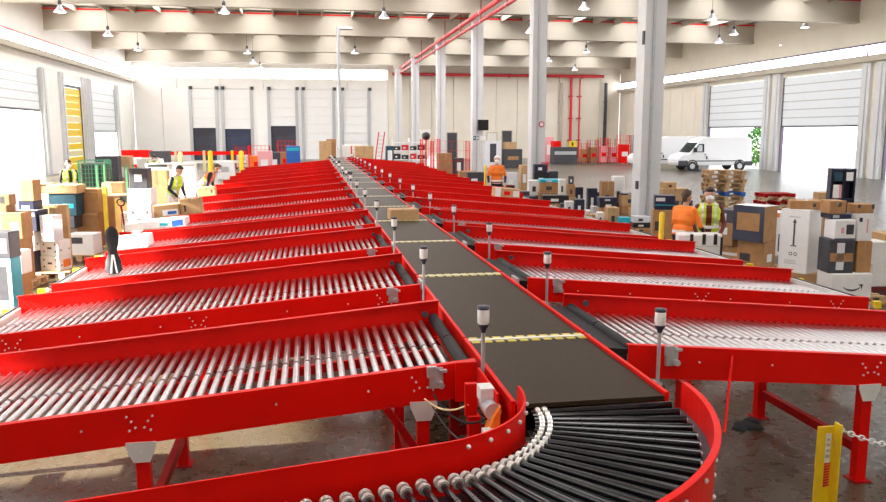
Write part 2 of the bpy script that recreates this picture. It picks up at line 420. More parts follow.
# columns -------------------------------------------------------------------
cpx = [(648, 23.0), (537, 35.5), (477, 48.0), (441, 60.5), (416, 73.0), (399, 85.0)]
for i, (px, Y) in enumerate(cpx):
    c = at(px, 150, Y); t = thing('column', '%s grey concrete column of the middle row, counted from the near end' % ORD[i], 'column', (c.x, Y, 0), 0, 'columns down the middle of the hall')
    MB().box(-0.36, -0.30, 0, 0.30, 0.30, 10.1).build('shaft', 'column', t)
    MB().box(-0.42, -0.36, 0, 0.36, 0.36, 0.25).build('plinth', 'grey_metal', t)
    MB().box(-0.47, -0.42, 9.75, 0.42, 0.42, 10.1).build('capital', 'beam', t)
    MB().box(-0.13, -0.345, 0, -0.05, -0.302, 10.1).build('conduit', 'grey_metal', t)
    if i == 1:
        MB().box(0.12, -0.38, 0.8, 0.45, -0.31, 1.6).build('fire_box', 'pipe_red', t)
        MB().cyl((0.1, -0.31, 3.35), (0.1, -0.33, 3.35), 0.14, n=14).build('no_entry_disc', 'pipe_red', t)
        MB().cyl((0.1, -0.331, 3.35), (0.1, -0.336, 3.35), 0.09, n=14).build('disc_centre', 'white', t)
    if i == 0:
        MB().box(-0.40, -0.28, 5.6, -0.36, -0.16, 6.0).build('socket', 'charcoal', t)
        MB().box(-0.40, -0.2, 1.25, -0.36, -0.05, 1.5).build('socket', 'charcoal', t)
    if i == 2:
        MB().box(-0.05, -0.55, 3.1, 0.6, -0.40, 3.75).build('monitor', 'screen', t)
        MB().box(0.2, -0.42, 3.3, 0.3, -0.30, 3.5).build('monitor_arm', 'charcoal', t)
        for q in range(2): MB().box(-0.3+q*0.42, -0.33, 2.5, 0.02+q*0.42, -0.31, 2.75).build('notice', 'teal_dark' if q == 0 else 'white', t)
        for q in range(3): MB().box(-0.25+q*0.1, -0.337, 2.58, -0.19+q*0.1, -0.331, 2.68).build('notice_mark', 'white', t)

# slender post at the far end of the belt and pipes ---------------------------
c = at(340, 140, 57); t = thing('service_post', 'slender grey service post rising to the roof at the far end of the belt', 'post', (c.x, 57, 0))
MB().cyl((0,0,0), (0,0,10.3), 0.13, n=10).build('shaft', 'grey_metal', t)
MB().cyl((0,0,10.2), (1.0,0,10.2), 0.11, n=10).build('elbow_arm', 'grey_metal', t)
MB().box(-0.25,-0.25,0,0.25,0.25,0.06).build('base_plate', 'grey_metal', t)
for k, (dx, z, r, lab) in enumerate(((-0.75, 9.75, 0.13, 'upper thick red sprinkler main running along the column row'), (-0.75, 9.25, 0.09, 'lower thin red sprinkler pipe running along the column row'))):
    x = at(477, 100, 48).x+dx+0.3
    t = thing('sprinkler_pipe', lab, 'pipe', (x, 0, z))
    MB().cyl((0, 12, 0), (0, 87, 0), r, n=8).build('pipe_run', 'pipe_red', t)
    for Y in range(15, 87, 6):
        MB().cyl((0, Y, 0), (0, Y, 10.9-z if Y % 12.5 else 1.0), 0.03, n=6).build('hanger_rod', 'red_dark', t)
        MB().torus((0, Y, 0), (0,1,0), r+0.02, 0.025, 10, 4).build('clamp', 'grey_metal', t)
t = thing('sprinkler_pipe', 'long red pipe running across the back wall under the roof', 'pipe', (0, YB-0.75, 9.3))
MB().cyl((bx_(392), 0, 0), (bx_(600), 0, 0), 0.16, n=8).build('pipe_run', 'pipe_red', t)
for px in range(400, 600, 36): MB().box(bx_(px)-0.05, 0, -0.2, bx_(px)+0.05, 0.74, 0.2).build('bracket', 'red_dark', t)
for px, zt, r, lab in ((569.5, 9.2, 0.16, 'thick red riser pipe on the back wall'), (578, 9.0, 0.09, 'thin red riser pipe on the back wall beside the thick one')):
    t = thing('riser_pipe', lab, 'pipe', (bx_(px), YB-0.40, 0))
    MB().cyl((0,0,0.0), (0,0,zt), r, n=8).build('pipe_run', 'pipe_red', t)
    for z in (2, 4.5, 7): MB().box(-0.25, 0, z, 0.25, 0.35, z+0.12).build('bracket', 'red_dark', t)
# back wall downpipe and small openings
for px, yy0, yy1, lab in ((452, 133, 143, 'small dark hatch low in the back wall left of the monitor column'), (492, 133, 143, 'grey framed notice board low in the back wall'), (507, 131, 147, 'dark personnel door in the back wall')):
    x = bx_(px); hw = 0.55; z0 = 0.0; z1 = at(px, yy0, YB).z
    t = thing('hatch', lab, 'hatch', (x, YB-0.06, 0))
    MB().box(-hw, 0, 0.0, hw, 0.05, z1).build('leaf', 'charcoal' if px != 492 else 'offwhite', t)
    MB().box(-hw-0.08, -0.03, 0, -hw, 0.06, z1+0.08).box(hw, -0.03, 0, hw+0.08, 0.06, z1+0.08).box(-hw, -0.03, z1, hw, 0.06, z1+0.08).build('frame', 'beam', t)
for px, r, lab in ((443+117, 0.16, 'grey downpipe on the back wall left of the red riser'), (604, 0.2, 'dark downpipe in the far right corner of the back wall')):
    t = thing('downpipe', lab, 'pipe', (bx_(px), YB-0.34, 0)); MB().cyl((0,0,0), (0,0,8.6), r, n=8).build('pipe_run', 'beam' if px < 580 else 'charcoal', t)
    for z in (1.5, 4, 6.5): MB().box(-0.3, 0, z, 0.3, 0.3, z+0.1).build('bracket', 'grey_metal', t)

# high-bay lamps ------------------------------------------------------------
lp = [(60,7),(108,31),(138,46),(224,8),(247,49),(253,59),(260,64),(384,13),(355,49),(584,4),(549,57),(586,48),(530,28),(575,66),(712,15),(805,23),(734,30),(719,38),(783,41)]
bell = MB().lathe([(0.06,0.55),(0.14,0.5),(0.16,0.34),(0.22,0.26),(0.44,0.02),(0.46,0.0),(0.40,0.0)], n=18).mesh('bell', 'grey_metal')
house = MB().lathe([(0.10,0.5),(0.13,0.55),(0.13,0.78),(0.08,0.84),(0.02,0.86)], n=12).mesh('ballast_housing', 'charcoal')
lens = MB().lathe([(0.38,-0.01),(0.39,0.015)], n=18).mesh('lens', 'lamp_glow')
rod = MB().cyl((0,0,0.8), (0,0,1.9), 0.02, n=6).mesh('hanger', 'charcoal')
side_words, lamp_objs = [], []
for i, (px, py) in enumerate(lp):
    dpt = 6.8*F_PX/(133.5-py) if py < 131 else 80
    Y = min(dpt*0.985, 84); c = at(px, py+3, Y)
    if abs((Y-23) % BAY) < 0.8 or abs((Y-23) % BAY) > BAY-0.8: Y += 1.2; c = at(px, py+3, Y)
    where = 'left' if px < 200 else ('middle' if px < 480 else 'right')
    side_words.append(where)
    t = thing('high_bay_lamp', 'high-bay lamp', 'lamp', (c.x, Y, c.z-0.1), 0, 'high-bay lamps'); t.scale = (0.68, 0.68, 0.68); lamp_objs.append(t)
    for nm, me in (('bell', bell), ('ballast_housing', house), ('lens', lens)): obj(nm, me, t)
    MB().cyl((0,0,0.8), (0,0,(11.81-(c.z-0.1))/0.68), 0.02, n=6).build('hanger', 'charcoal', t)
# each lamp is named by its rank from left to right inside its cluster
for wname in ('left', 'middle', 'right'):
    ids = sorted([i for i in range(len(lp)) if side_words[i] == wname], key=lambda i: lp[i][0])
    for n, i in enumerate(ids):
        tot = {'left': 'on the far left side', 'middle': 'above the conveyor', 'right': 'right of the middle columns'}[wname]
        lamp_objs[i]['label'] = 'lit high-bay lamp under the roof %s, %s from the left' % (tot, ORD[n])
# ================================================================== THE SORTER
PITCH_Y, BELT_Z, J0 = 2.92, 1.32, 6.05
NSEC = 17
bc = thing('belt_conveyor', 'long dark belt conveyor with red side rails running down the hall', 'conveyor', (0, 0, 0))
ys = [4.52] + [J0+PITCH_Y*j for j in range(NSEC)]
for j in range(NSEC):
    y0, y1 = ys[j]+(0.09 if j else 0), ys[j+1]-0.09
    b = MB().box(-0.49, 0, BELT_Z-0.03, 0.49, y1-y0, BELT_Z).box(-0.47, 0.05, BELT_Z-0.24, 0.47, y1-y0-0.05, BELT_Z-0.2)
    b.build('belt_section', 'belt', bc, (0, y0, 0))
    for s in (-1, 1):
        MB().box(min(s*0.497, s*0.525), 0, 1.02, max(s*0.497, s*0.525), y1-y0+0.1, BELT_Z+0.022).box(min(s*0.525, s*0.552), 0, 1.02, max(s*0.525, s*0.552), y1-y0+0.1, 1.10).build('side_rail', 'red', bc, (0, y0-0.05 if j else y0, 0))
        if j > 0:
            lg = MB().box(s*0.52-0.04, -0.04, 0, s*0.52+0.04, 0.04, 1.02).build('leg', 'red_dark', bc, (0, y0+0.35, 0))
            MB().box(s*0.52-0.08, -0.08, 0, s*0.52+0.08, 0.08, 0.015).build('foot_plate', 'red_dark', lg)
            if j < 6:
                MB().box(s*0.54-0.014, -0.04, BELT_Z-0.02, s*0.54+0.014, 0.20, BELT_Z+0.06).build('guide_bracket', 'grey_metal', bc, (0, y0+2.2, 0))
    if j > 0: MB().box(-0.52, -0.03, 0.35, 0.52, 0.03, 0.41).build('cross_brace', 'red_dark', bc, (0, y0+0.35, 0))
    yj = ys[j+1]
    if j < NSEC-1:
        MB().box(-0.50, -0.022, BELT_Z-0.04, 0.55, 0.022, BELT_Z+0.006).build('joint_strip', 'offwhite', bc, (0, yj, 0))
        for q in (-1, 1): MB().box(-0.50, -0.028, BELT_Z-0.04, 0.50, 0.028, BELT_Z+0.002).build('hazard_strip', 'hazard', bc, (0, yj+q*0.055, 0))

# ---------------------------------------------------------------- chutes
SL, HP, RR, RP = 0.088, 0.27, 0.026, 0.0875
def mk_chute_meshes(s, u0, u1, zt, wid, rec, up):
    D = {}
    def P(u, y, z): return (s*u, y, z - SL*(u-0.55))
    def slab(u0, u1, y0, y1, z0, z1, mb=None):
        mb = mb or MB()
        return mb.hexa([P(u0,y0,z0),P(u1,y0,z0),P(u1,y1,z0),P(u0,y1,z0),P(u0,y0,z1),P(u1,y0,z1),P(u1,y1,z1),P(u0,y1,z1)])
    f = slab(u0, u1, 0, 0.012, zt-HP, zt); slab(u0, u1, 0.012, 0.055, zt-0.012, zt, f); slab(u0, u1, 0.012, 0.055, zt-HP, zt-HP+0.012, f)
    D['front'] = f.mesh('front_panel', 'red')
    b = slab(u0, u1, wid-0.012, wid, zt-HP, zt+up); slab(u0, u1, wid-0.055, wid-0.012, zt+up-0.012, zt+up, b); slab(u0, u1, wid-0.055, wid-0.012, zt-HP, zt-HP+0.012, b)
    D['back'] = b.mesh('back_panel', 'red')
    D['mid'] = slab(u0+0.12, u1-0.05, wid/2-0.02, wid/2+0.02, zt-0.20, zt-0.125).mesh('centre_rail', 'red')
    e = slab(u1-0.03, u1+0.05, 0.03, wid-0.03, zt-0.16, zt-0.05); slab(u1+0.05, u1+0.17, 0.0, wid, zt-0.13, zt-0.10, e)
    D['end'] = e.mesh('end_plate', 'white_plate')
    D['lip'] = slab(u1+0.02, u1+0.05, 0.02, wid-0.02, zt-0.05, zt-0.035).mesh('end_lip', 'charcoal')
    D['cap'] = MB().box(-0.05, -0.035, -0.05, 0.05, 0.035, 0.04).mesh('corner_bumper', 'yellow')
    tr = MB()
    for k in range(2):
        a = 0.04+k*(wid-0.08)/2; tr.cyl((s*(u0+0.056), a, zt-0.075), (s*(u0+0.056), a+(wid-0.08)/2-0.02, zt-0.075), 0.05, n=12)
    D['transfer'] = tr.mesh('transfer_roller', 'black_rubber')
    D['apron'] = MB().hexa([(s*0.562,0.03,zt-0.16),(s*(u0+0.0),0.03,zt-0.16),(s*(u0+0.0),wid-0.03,zt-0.16),(s*0.562,wid-0.03,zt-0.16),
                            (s*0.562,0.03,zt-0.04),(s*(u0+0.0),0.03,zt-0.06),(s*(u0+0.0),wid-0.03,zt-0.06),(s*0.562,wid-0.03,zt-0.04)]).mesh('transfer_plate', 'black_rubber') if u0 > 0.6 else None
    r = MB(); h = wid/2
    r.cyl((0, 0.02, 0), (0, h-0.02, 0), RR, n=10).cyl((0, h+0.02, 0), (0, wid-0.02, 0), RR, n=10).cyl((0, h-0.03, 0), (0, h+0.03, 0), 0.010, n=6)
    D['roller'] = r.mesh('roller', 'steel')
    us = []; u = u0+0.17
    while u < u1-0.06: us.append(u); u += RP
    D['rollpos'] = [P(u, 0, zt-rec-RR) for u in us]
    rb = MB()
    for p in D['rollpos']:
        for a, c in ((0.02, h-0.02), (h+0.02, wid-0.02)): rb.cyl((p[0], a, p[2]), (p[0], c, p[2]), RR, n=6)
    D['bed'] = rb.mesh('roller_bed', 'steel', fix=False)
    D['legs'] = []
    for ul in (0.95 if s < 0 else 1.25, 2.92, 4.75):
        zz = zt - SL*(ul-0.55) - HP
        lm = MB().box(-0.045, -0.045, 0.012, 0.045, 0.045, zz-0.02).mesh('leg', 'red')
        gm = MB().prism([(-0.10, zz+0.015), (0.10, zz+0.015), (0.10, zz-0.02), (0.055, zz-0.13), (-0.055, zz-0.13), (-0.10, zz-0.02)], -0.012, 0.0).mesh('gusset_plate', 'white_plate')
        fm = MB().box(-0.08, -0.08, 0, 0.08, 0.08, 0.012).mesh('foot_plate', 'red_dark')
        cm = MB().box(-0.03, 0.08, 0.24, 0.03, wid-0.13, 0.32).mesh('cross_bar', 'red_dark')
        D['legs'].append((s*ul, lm, gm, fm, cm, zz))
    D['bolt'] = MB().cyl((0, 0, 0), (0, -0.010, 0), 0.008, n=6).mesh('bolt', 'white_plate')
    D['bracket'] = MB().box(-0.05, -0.03, -0.07, 0.05, -0.001, 0.08).box(-0.07, -0.06, 0.02, 0.0, -0.03, 0.10).cyl((0.03, -0.03, -0.04), (0.03, -0.07, -0.04), 0.025, n=8).box(0.02, -0.05, 0.05, 0.075, -0.02, 0.07).mesh('sensor_bracket', 'grey_metal')
    D['knob'] = MB().cyl((0, 0, 0), (0, -0.03, 0), 0.03, n=8).mesh('adjuster_knob', 'charcoal')
    return D
CH = {-1: dict(s=-1, u0=0.562, u1=5.25, zt=1.35, wid=1.70, y=5.40, n=14, rec=0.08, up=0.095), 1: dict(s=1, u0=0.74, u1=5.20, zt=1.345, wid=1.64, y=5.68, n=16, rec=0.095, up=0.085)}
lamp_head = MB().lathe([(0.036,0.0),(0.043,0.015),(0.043,0.10),(0.040,0.108)], n=16).mesh('lamp_head', 'lamp_white')
lamp_cap = MB().lathe([(0.045,0.108),(0.046,0.112),(0.045,0.130),(0.03,0.135)], n=16).mesh('lamp_cap', 'lamp_dark')
lamp_neck = MB().lathe([(0.018,-0.06),(0.022,-0.04),(0.040,-0.012),(0.040,0.002)], n=14).mesh('lamp_neck', 'lamp_dark')
for s, c in CH.items():
    D = mk_chute_meshes(s, c['u0'], c['u1'], c['zt'], c['wid'], c['rec'], c['up'])
    side = 'left' if s < 0 else 'right'
    for k in range(c['n']):
        Y = c['y']+PITCH_Y*k
        t = thing('roller_chute', 'red roller chute sloping off the %s side of the belt, %s from the front' % (side, ORD[k]), 'chute', (0, Y, 0), 0, 'roller chutes on the %s of the belt' % side)
        obj('front_panel', D['front'], t); obj('back_panel', D['back'], t); obj('centre_rail', D['mid'], t)
        e = obj('end_plate', D['end'], t); obj('end_lip', D['lip'], e); obj('transfer_roller', D['transfer'], t)
        if D['apron']: obj('transfer_plate', D['apron'], t)
        if k < 6:
            for p in D['rollpos']: obj('roller', D['roller'], t, p)
        else: obj('roller_bed', D['bed'], t)['kind'] = 'stuff'
        ze = c['zt']-SL*(c['u1']-0.55)
        for yy in (0.03, c['wid']-0.03): obj('corner_bumper', D['cap'], t, (s*(c['u1']+0.13), yy, ze-0.10))
        for (x, lm, gm, fm, cm, zz) in D['legs']:
            for yy in (0.055, c['wid']-0.055):
                l = obj('leg', lm, t, (x, yy, 0)); obj('foot_plate', fm, l)
            if s < 0 or x > 2: obj('gusset_plate', gm, t, (x, -0.001, 0))
            obj('cross_bar', cm, t, (x, 0, 0))
            if k < 2 and (s < 0 or x > 2):
                for bx, bz in ((-0.085, 0.20), (-0.055, 0.165), (-0.03, 0.12), (-0.07, 0.10), (0.085, 0.20), (0.055, 0.165), (0.03, 0.12), (0.07, 0.10), (0.0, -0.06)):
                    obj('bolt', D['bolt'], t, (x+bx, -0.001 if bz > 0 else -0.013, zz+bz))
        if k < 6:
            ub = 0.86 if s < 0 else 1.10
            obj('sensor_bracket', D['bracket'], t, (s*ub, 0, c['zt']-SL*(ub-0.55)-0.09 if s < 0 else c['zt']-SL*(ub-0.55)-0.08))
            for ub in (1.35, 2.0, 3.3, 4.1): obj('bolt', D['bolt'], t, (s*ub, 0, c['zt']-SL*(ub-0.55)-0.12))
            obj('adjuster_knob', D['knob'], t, (s*0.70 if s < 0 else s*0.95, c['wid']-0.06, c['zt']-0.03))
        # signal lamp on its pole, bolted beside the chute mouth
        lx, ly, z0, z1 = (-0.545, Y-0.16, 1.10, 1.66) if s < 0 else (0.92, Y-0.16, 1.02, 1.52)
        g = thing('signal_lamp', 'white signal lamp on a grey pole at the %s chute left of the belt' % ORD[k] if s < 0 else 'white signal lamp on a grey pole at the %s chute right of the belt' % ORD[k], 'lamp', (lx, ly, 0), 0, 'signal lamps along the belt')
        MB().cyl((0, 0, z0), (0, 0, z1-0.05), 0.0145, n=10).build('pole', 'grey_metal', g)
        for nm, me in (('lamp_head', lamp_head), ('lamp_cap', lamp_cap), ('lamp_neck', lamp_neck)): obj(nm, me, g, (0, 0, z1))
        cl = MB().box(-0.05, -0.03, z0-0.02, 0.05, 0.03, z0+0.02).build('clamp', 'charcoal', g)
        if s < 0: MB().bar((0, 0, z0), (0.0, 0.14, z0), 0.05, 0.03).build('bracket_arm', 'grey_metal', cl)
        else: MB().bar((0.02, 0, z0+0.0), (-0.363, 0.02, z0+0.12), 0.06, 0.08).build('bracket_arm', 'grey_metal', cl)
# thin tie rod on the nearest right chute
t0 = [o for o in COL.objects if o.get('label', '').startswith('red roller chute sloping off the right') and 'first' in o['label']][0]
MB().path([(1.62, -0.03, 1.20), (1.36, -0.42, 0.72)], 0.011, 6).build('tie_rod', 'red', t0)

# ---------------------------------------------------------------- powered curve at the near end
CC = Vector((-1.27, 4.47)); RI, RO, TURN = 0.83, 1.79, 78.0
cv = thing('roller_curve', 'curved powered section of black rollers between red guards at the near end of the belt', 'conveyor', (0, 0, 0))
def cp(r, deg, z): a = R(-deg); return (CC.x+r*math.cos(a), CC.y+r*math.sin(a), z)
ex_dir = Vector((-math.sin(R(TURN)), -math.cos(R(TURN)))); 
def xp_(r, d, z):
    p = cp(r, TURN, z); return (p[0]+ex_dir.x*d, p[1]+ex_dir.y*d, z)
rz_ = BELT_Z-0.03
def curve_roller(a, b):
    a, b = Vector(a), Vector(b); d = b-a
    m = MB(); m.cyl(a, b, 0.016, 0.026, n=12)
    for q in (0.30, 0.52, 0.74):       # sleeve joints
        m.torus(a+d*q, d, 0.0155+0.010*q, 0.003, 12, 4)
    o = m.build('curve_roller', 'roller_black', cv)
    for q in (0.045, 0.095):
        p = a+d*q; dn = d.normalized(); MB().cyl(p-dn*0.014, p+dn*0.014, 0.029, n=16).torus(p, d, 0.029, 0.004, 14, 5).build('drive_ring', 'ring', o)
    MB().cyl(b-d*0.012, b+d*0.01, 0.014, n=8).build('axle_end', 'grey_metal', o)
ang = 1.5
while ang < TURN: curve_roller(cp(RI+0.02, ang, rz_), cp(RO-0.03, ang, rz_)); ang += 4.15
for k in range(16): curve_roller(xp_(RI+0.02, 0.05+k*0.095, rz_), xp_(RO-0.03, 0.05+k*0.095, rz_))
def guard(name, r0, r1, z0, z1, a0, ext, mt='red'):
    pts0, pts1 = [], []
    n = 26
    for i in range(n+1):
        a = a0+(TURN-a0)*i/n; pts0.append(cp(r0, a, 0)); pts1.append(cp(r1, a, 0))
    if ext: pts0.append(xp_(r0, ext, 0)); pts1.append(xp_(r1, ext, 0))
    vs, fs = [], []
    for p, q in zip(pts0, pts1): vs += [(p[0],p[1],z0), (q[0],q[1],z0), (q[0],q[1],z1), (p[0],p[1],z1)]
    for i in range(len(pts0)-1):
        a, b = 4*i, 4*(i+1)
        for j in range(4): fs.append((a+j, a+(j+1) % 4, b+(j+1) % 4, b+j))
    L = len(vs); fs += [(3,2,1,0), (L-4, L-3, L-2, L-1)]
    return MB().add(vs, fs).build(name, mt, cv)
gi = guard('inner_guard', RI-0.05, RI-0.038, 1.10, 1.445, -3, 2.6)
guard('inner_flange', RI-0.038, RI+0.0, 1.10, 1.115, 4, 2.6)
go = guard('outer_guard', RO+0.03, RO+0.042, 1.06, 1.445, 2, 1.4)
guard('outer_rail', RO-0.02, RO+0.03, 1.20, 1.27, 2, 1.4, 'charcoal')
guard('gap_shade_sheet', RI, RO-0.02, 1.17, 1.18, 2, 1.4, 'black')  # black sheet added so the gaps between the rollers look shaded
guard('outer_lip', RO+0.042, RO+0.065, 1.425, 1.445, 2, 1.4)
boltm = MB().ell((0,0,0), (0.013,0.013,0.013), 8, 5).mesh('bolt', 'white_plate')
for k in range(9):
    obj('bolt', boltm, go, cp(RO+0.046, 8+k*8.5, 1.36)); obj('bolt', boltm, go, cp(RO+0.046, 8+k*8.5, 1.16))
for k in range(6): obj('bolt', boltm, gi, cp(RI-0.03, 12+k*11, 1.40))
MB().cyl(xp_(RI-0.03, 0.42, 1.20), xp_(RI-0.0, 0.42, 1.20), 0.03, n=10).build('grommet', 'black_rubber', cv)
for a, r in ((20, RI-0.02), (60, RI-0.02), (20, RO), (60, RO)):
    p = cp(r, a, 0); l = MB().box(-0.04, -0.04, 0.012, 0.04, 0.04, 1.12).build('leg', 'red', cv, p, R(-a))
    MB().box(-0.08, -0.08, 0, 0.08, 0.08, 0.012).build('foot_plate', 'red_dark', l)
p, q = cp(RI-0.02, 20, 0.3), cp(RI-0.02, 60, 0.3)
MB().bar((p[0], p[1], 0.35), (q[0], q[1], 0.35), 0.05, 0.07).build('cross_bar', 'red_dark', cv)
# drive bracket and cabling at the inner corner of the curve
dv = thing('drive_unit', 'red and grey drive bracket with loose cables at the inner corner of the curve', 'drive', (-0.68, 4.92, 0))
MB().box(-0.05, 0.375, 1.08, 0.10, 0.40, 1.37).box(0.085, -0.30, 1.10, 0.10, 0.27, 1.36).build('mount_plate', 'red', dv)
MB().box(-0.06, -0.02, 1.12, 0.02, 0.02, 1.34).build('junction_box', 'red', dv)
MB().cyl((0.06, -0.12, 1.25), (0.06, -0.32, 1.25), 0.055, n=12).build('gear_motor', 'grey_metal', dv)
MB().box(0.0, -0.22, 1.28, 0.09, -0.10, 1.37).build('motor_bracket', 'white_plate', dv)
MB().box(-0.02, -0.42, 1.05, 0.06, -0.34, 1.16).build('cable_gland', 'white_plate', dv)
MB().prism([(0.02, 1.12), (0.09, 1.12), (0.10, 1.30), (0.05, 1.22)], -0.36, -0.24).build('orange_cover', 'orange', dv)
def sag(p, q, d, n=10):
    p, q = Vector(p), Vector(q); return [p.lerp(q, i/n)-Vector((0,0,d*4*(i/n)*(1-i/n))) for i in range(n+1)]
MB().path(sag((-0.22, 0.34, 1.16), (0.02, -0.3, 1.2), 0.10), 0.008).build('cable', 'black_rubber', dv)
MB().path(sag((-0.28, 0.36, 1.12), (-0.04, -0.02, 1.2), 0.06), 0.007).build('cable', 'cream', dv)
MB().path(sag((-0.24, 0.30, 1.10), (0.06, -0.4, 1.12), 0.15), 0.006).build('cable', 'charcoal', dv)
MB().box(-0.03, -0.0, 0.012, 0.05, 0.08, 1.10).build('post', 'red', dv)
MB().box(-0.07, -0.04, 0, 0.09, 0.12, 0.012).build('foot_plate', 'red_dark', dv)
MB().bar((-0.55, 0.42, 1.05), (-0.08, 0.40, 0.35), 0.05, 0.05).build('diagonal_brace', 'red_dark', dv)

# yellow post with chain ------------------------------------------------------
yp = thing('chain_post', 'yellow angle-iron post with red and white sticker at the lower right', 'post', (1.69, 4.55, 0))
MB().box(-0.055, 0.0, 0.0, 0.075, 0.012, 1.02).box(0.063, -0.07, 0, 0.075, 0.0, 1.05).build('angle_iron', 'yellow', yp)
MB().box(-0.12, -0.12, 0, 0.14, 0.12, 0.012).build('foot_plate', 'yellow', yp)
MB().box(0.005, -0.004, 0.76, 0.045, -0.0005, 0.97).build('sticker', 'white', yp)
for k in range(9):
    z = 0.60+k*0.02
    MB().prism([(0.008, z-0.016), (0.05, z-0.008), (0.05, z+0.004), (0.008, z)], -0.004, -0.0005).build('red_letter', 'pipe_red', yp)
for k in range(4): MB().box(0.012, -0.007, 0.80+k*0.04, 0.036, -0.0045, 0.82+k*0.04).build('sticker_mark', 'grey_metal', yp)
ch = thing('chain', 'white plastic chain hanging from the yellow post', 'chain', (1.77, 4.56, 1.0))
P0, P1 = Vector((0.02, 0, 0)), Vector((2.3, 0.55, 0.0)); N = 44
pts = sag(P0, P1, 0.30, N)
def link(a, b, flip):
    a, b = Vector(a), Vector(b); d = (b-a); L = d.length*0.62; c = (a+b)/2; d = d.normalized()
    n = Vector((0,0,1)) if flip else d.cross(Vector((0,0,1))).normalized()
    sd = d.cross(n).normalized(); m = MB(); pr = []
    for i in range(10):
        t = 2*math.pi*i/10; pr.append(c+d*math.cos(t)*L+sd*math.sin(t)*0.017)
    for i in range(10): m.cyl(pr[i], pr[(i+1) % 10], 0.0055, n=5)
    return m
for i in range(N): link(pts[i], pts[i+1], i % 2).build('chain_link', 'white', ch)
yp2 = copy_tree(yp); yp2.location = (4.16, 5.10, 0); yp2['label'] = 'yellow angle-iron chain post beyond the right edge of the view'
# floor marks: tape patch and bits of litter
tag(MB().box(-0.10, -0.06, 0, 0.10, 0.06, 0.003).build('tape_patch', 'orange', None, (-1.95, 5.95, 0.0)), 'small orange tape patch on the floor under the near left chute', 'tape')
for i in range(4):
    tag(MB().box(-0.03, -0.012, 0, 0.03, 0.012, 0.003).build('paper_scrap', 'white', None, (-2.75+i*0.2, 6.18-0.015*i, 0.0), 0.3*i), 'tiny pale paper scrap on the floor beside the orange tape patch', 'scrap', 'paper scraps in a row')

rg = MB()
for i, (dx, dy, r, h) in enumerate(((0,0,0.13,0.035), (0.12,0.04,0.09,0.05), (-0.13,-0.03,0.08,0.03), (0.05,-0.09,0.08,0.025))): rg.lathe([(r,0.0),(r*0.9,h*0.5),(r*0.5,h),(0.01,h*0.9)], (dx,dy,0), 9)
_r = ray(746, 426); _q = CAM + _r*(-CAM.z/_r.z)
tag(rg.build('rag', 'black_cloth', None, (_q.x, _q.y, 0.0), 0.3), 'crumpled black rag on the floor under the near right chute', 'rag')

# ================================================================== GOODS, CARTS AND PEOPLE
PLACED = []          # (x, y, w, d, top)
def support(x, y, w, d):
    z = 0.0
    for (a, b, c, e, t) in PLACED:
        if abs(x-a) < (w+c)*0.36 and abs(y-b) < (d+e)*0.36: z = max(z, t)
    return z
def bev_box(w, d, h, r=0.012):
    bm = bmesh.new(); bmesh.ops.create_cube(bm, size=1.0)
    for v in bm.verts: v.co = Vector((v.co.x*w, v.co.y*d, (v.co.z+0.5)*h))
    bmesh.ops.bevel(bm, geom=bm.edges[:], offset=min(r, w*0.2, d*0.2, h*0.2), segments=1, affect='EDGES')
    me = bpy.data.meshes.new('body'); bm.to_mesh(me); bm.free(); return me
def patch(par, dims, face, u0, u1, v0, v1, m, name='label_sticker', e=0.0025):
    w, d, h = dims; mb = MB()
    if face == 'F': mb.box(-w/2+u0*w, -d/2-e, v0*h, -w/2+u1*w, -d/2+0.0005, v1*h)
    if face == 'R': mb.box(w/2-0.0005, -d/2+u0*d, v0*h, w/2+e, -d/2+u1*d, v1*h)
    if face == 'L': mb.box(-w/2-e, d/2-u1*d, v0*h, -w/2+0.0005, d/2-u0*d, v1*h)
    if face == 'T': mb.box(-w/2+u0*w, -d/2+v0*d, h-0.0005, -w/2+u1*w, -d/2+v1*d, h+e)
    return mb.build(name, m, par)
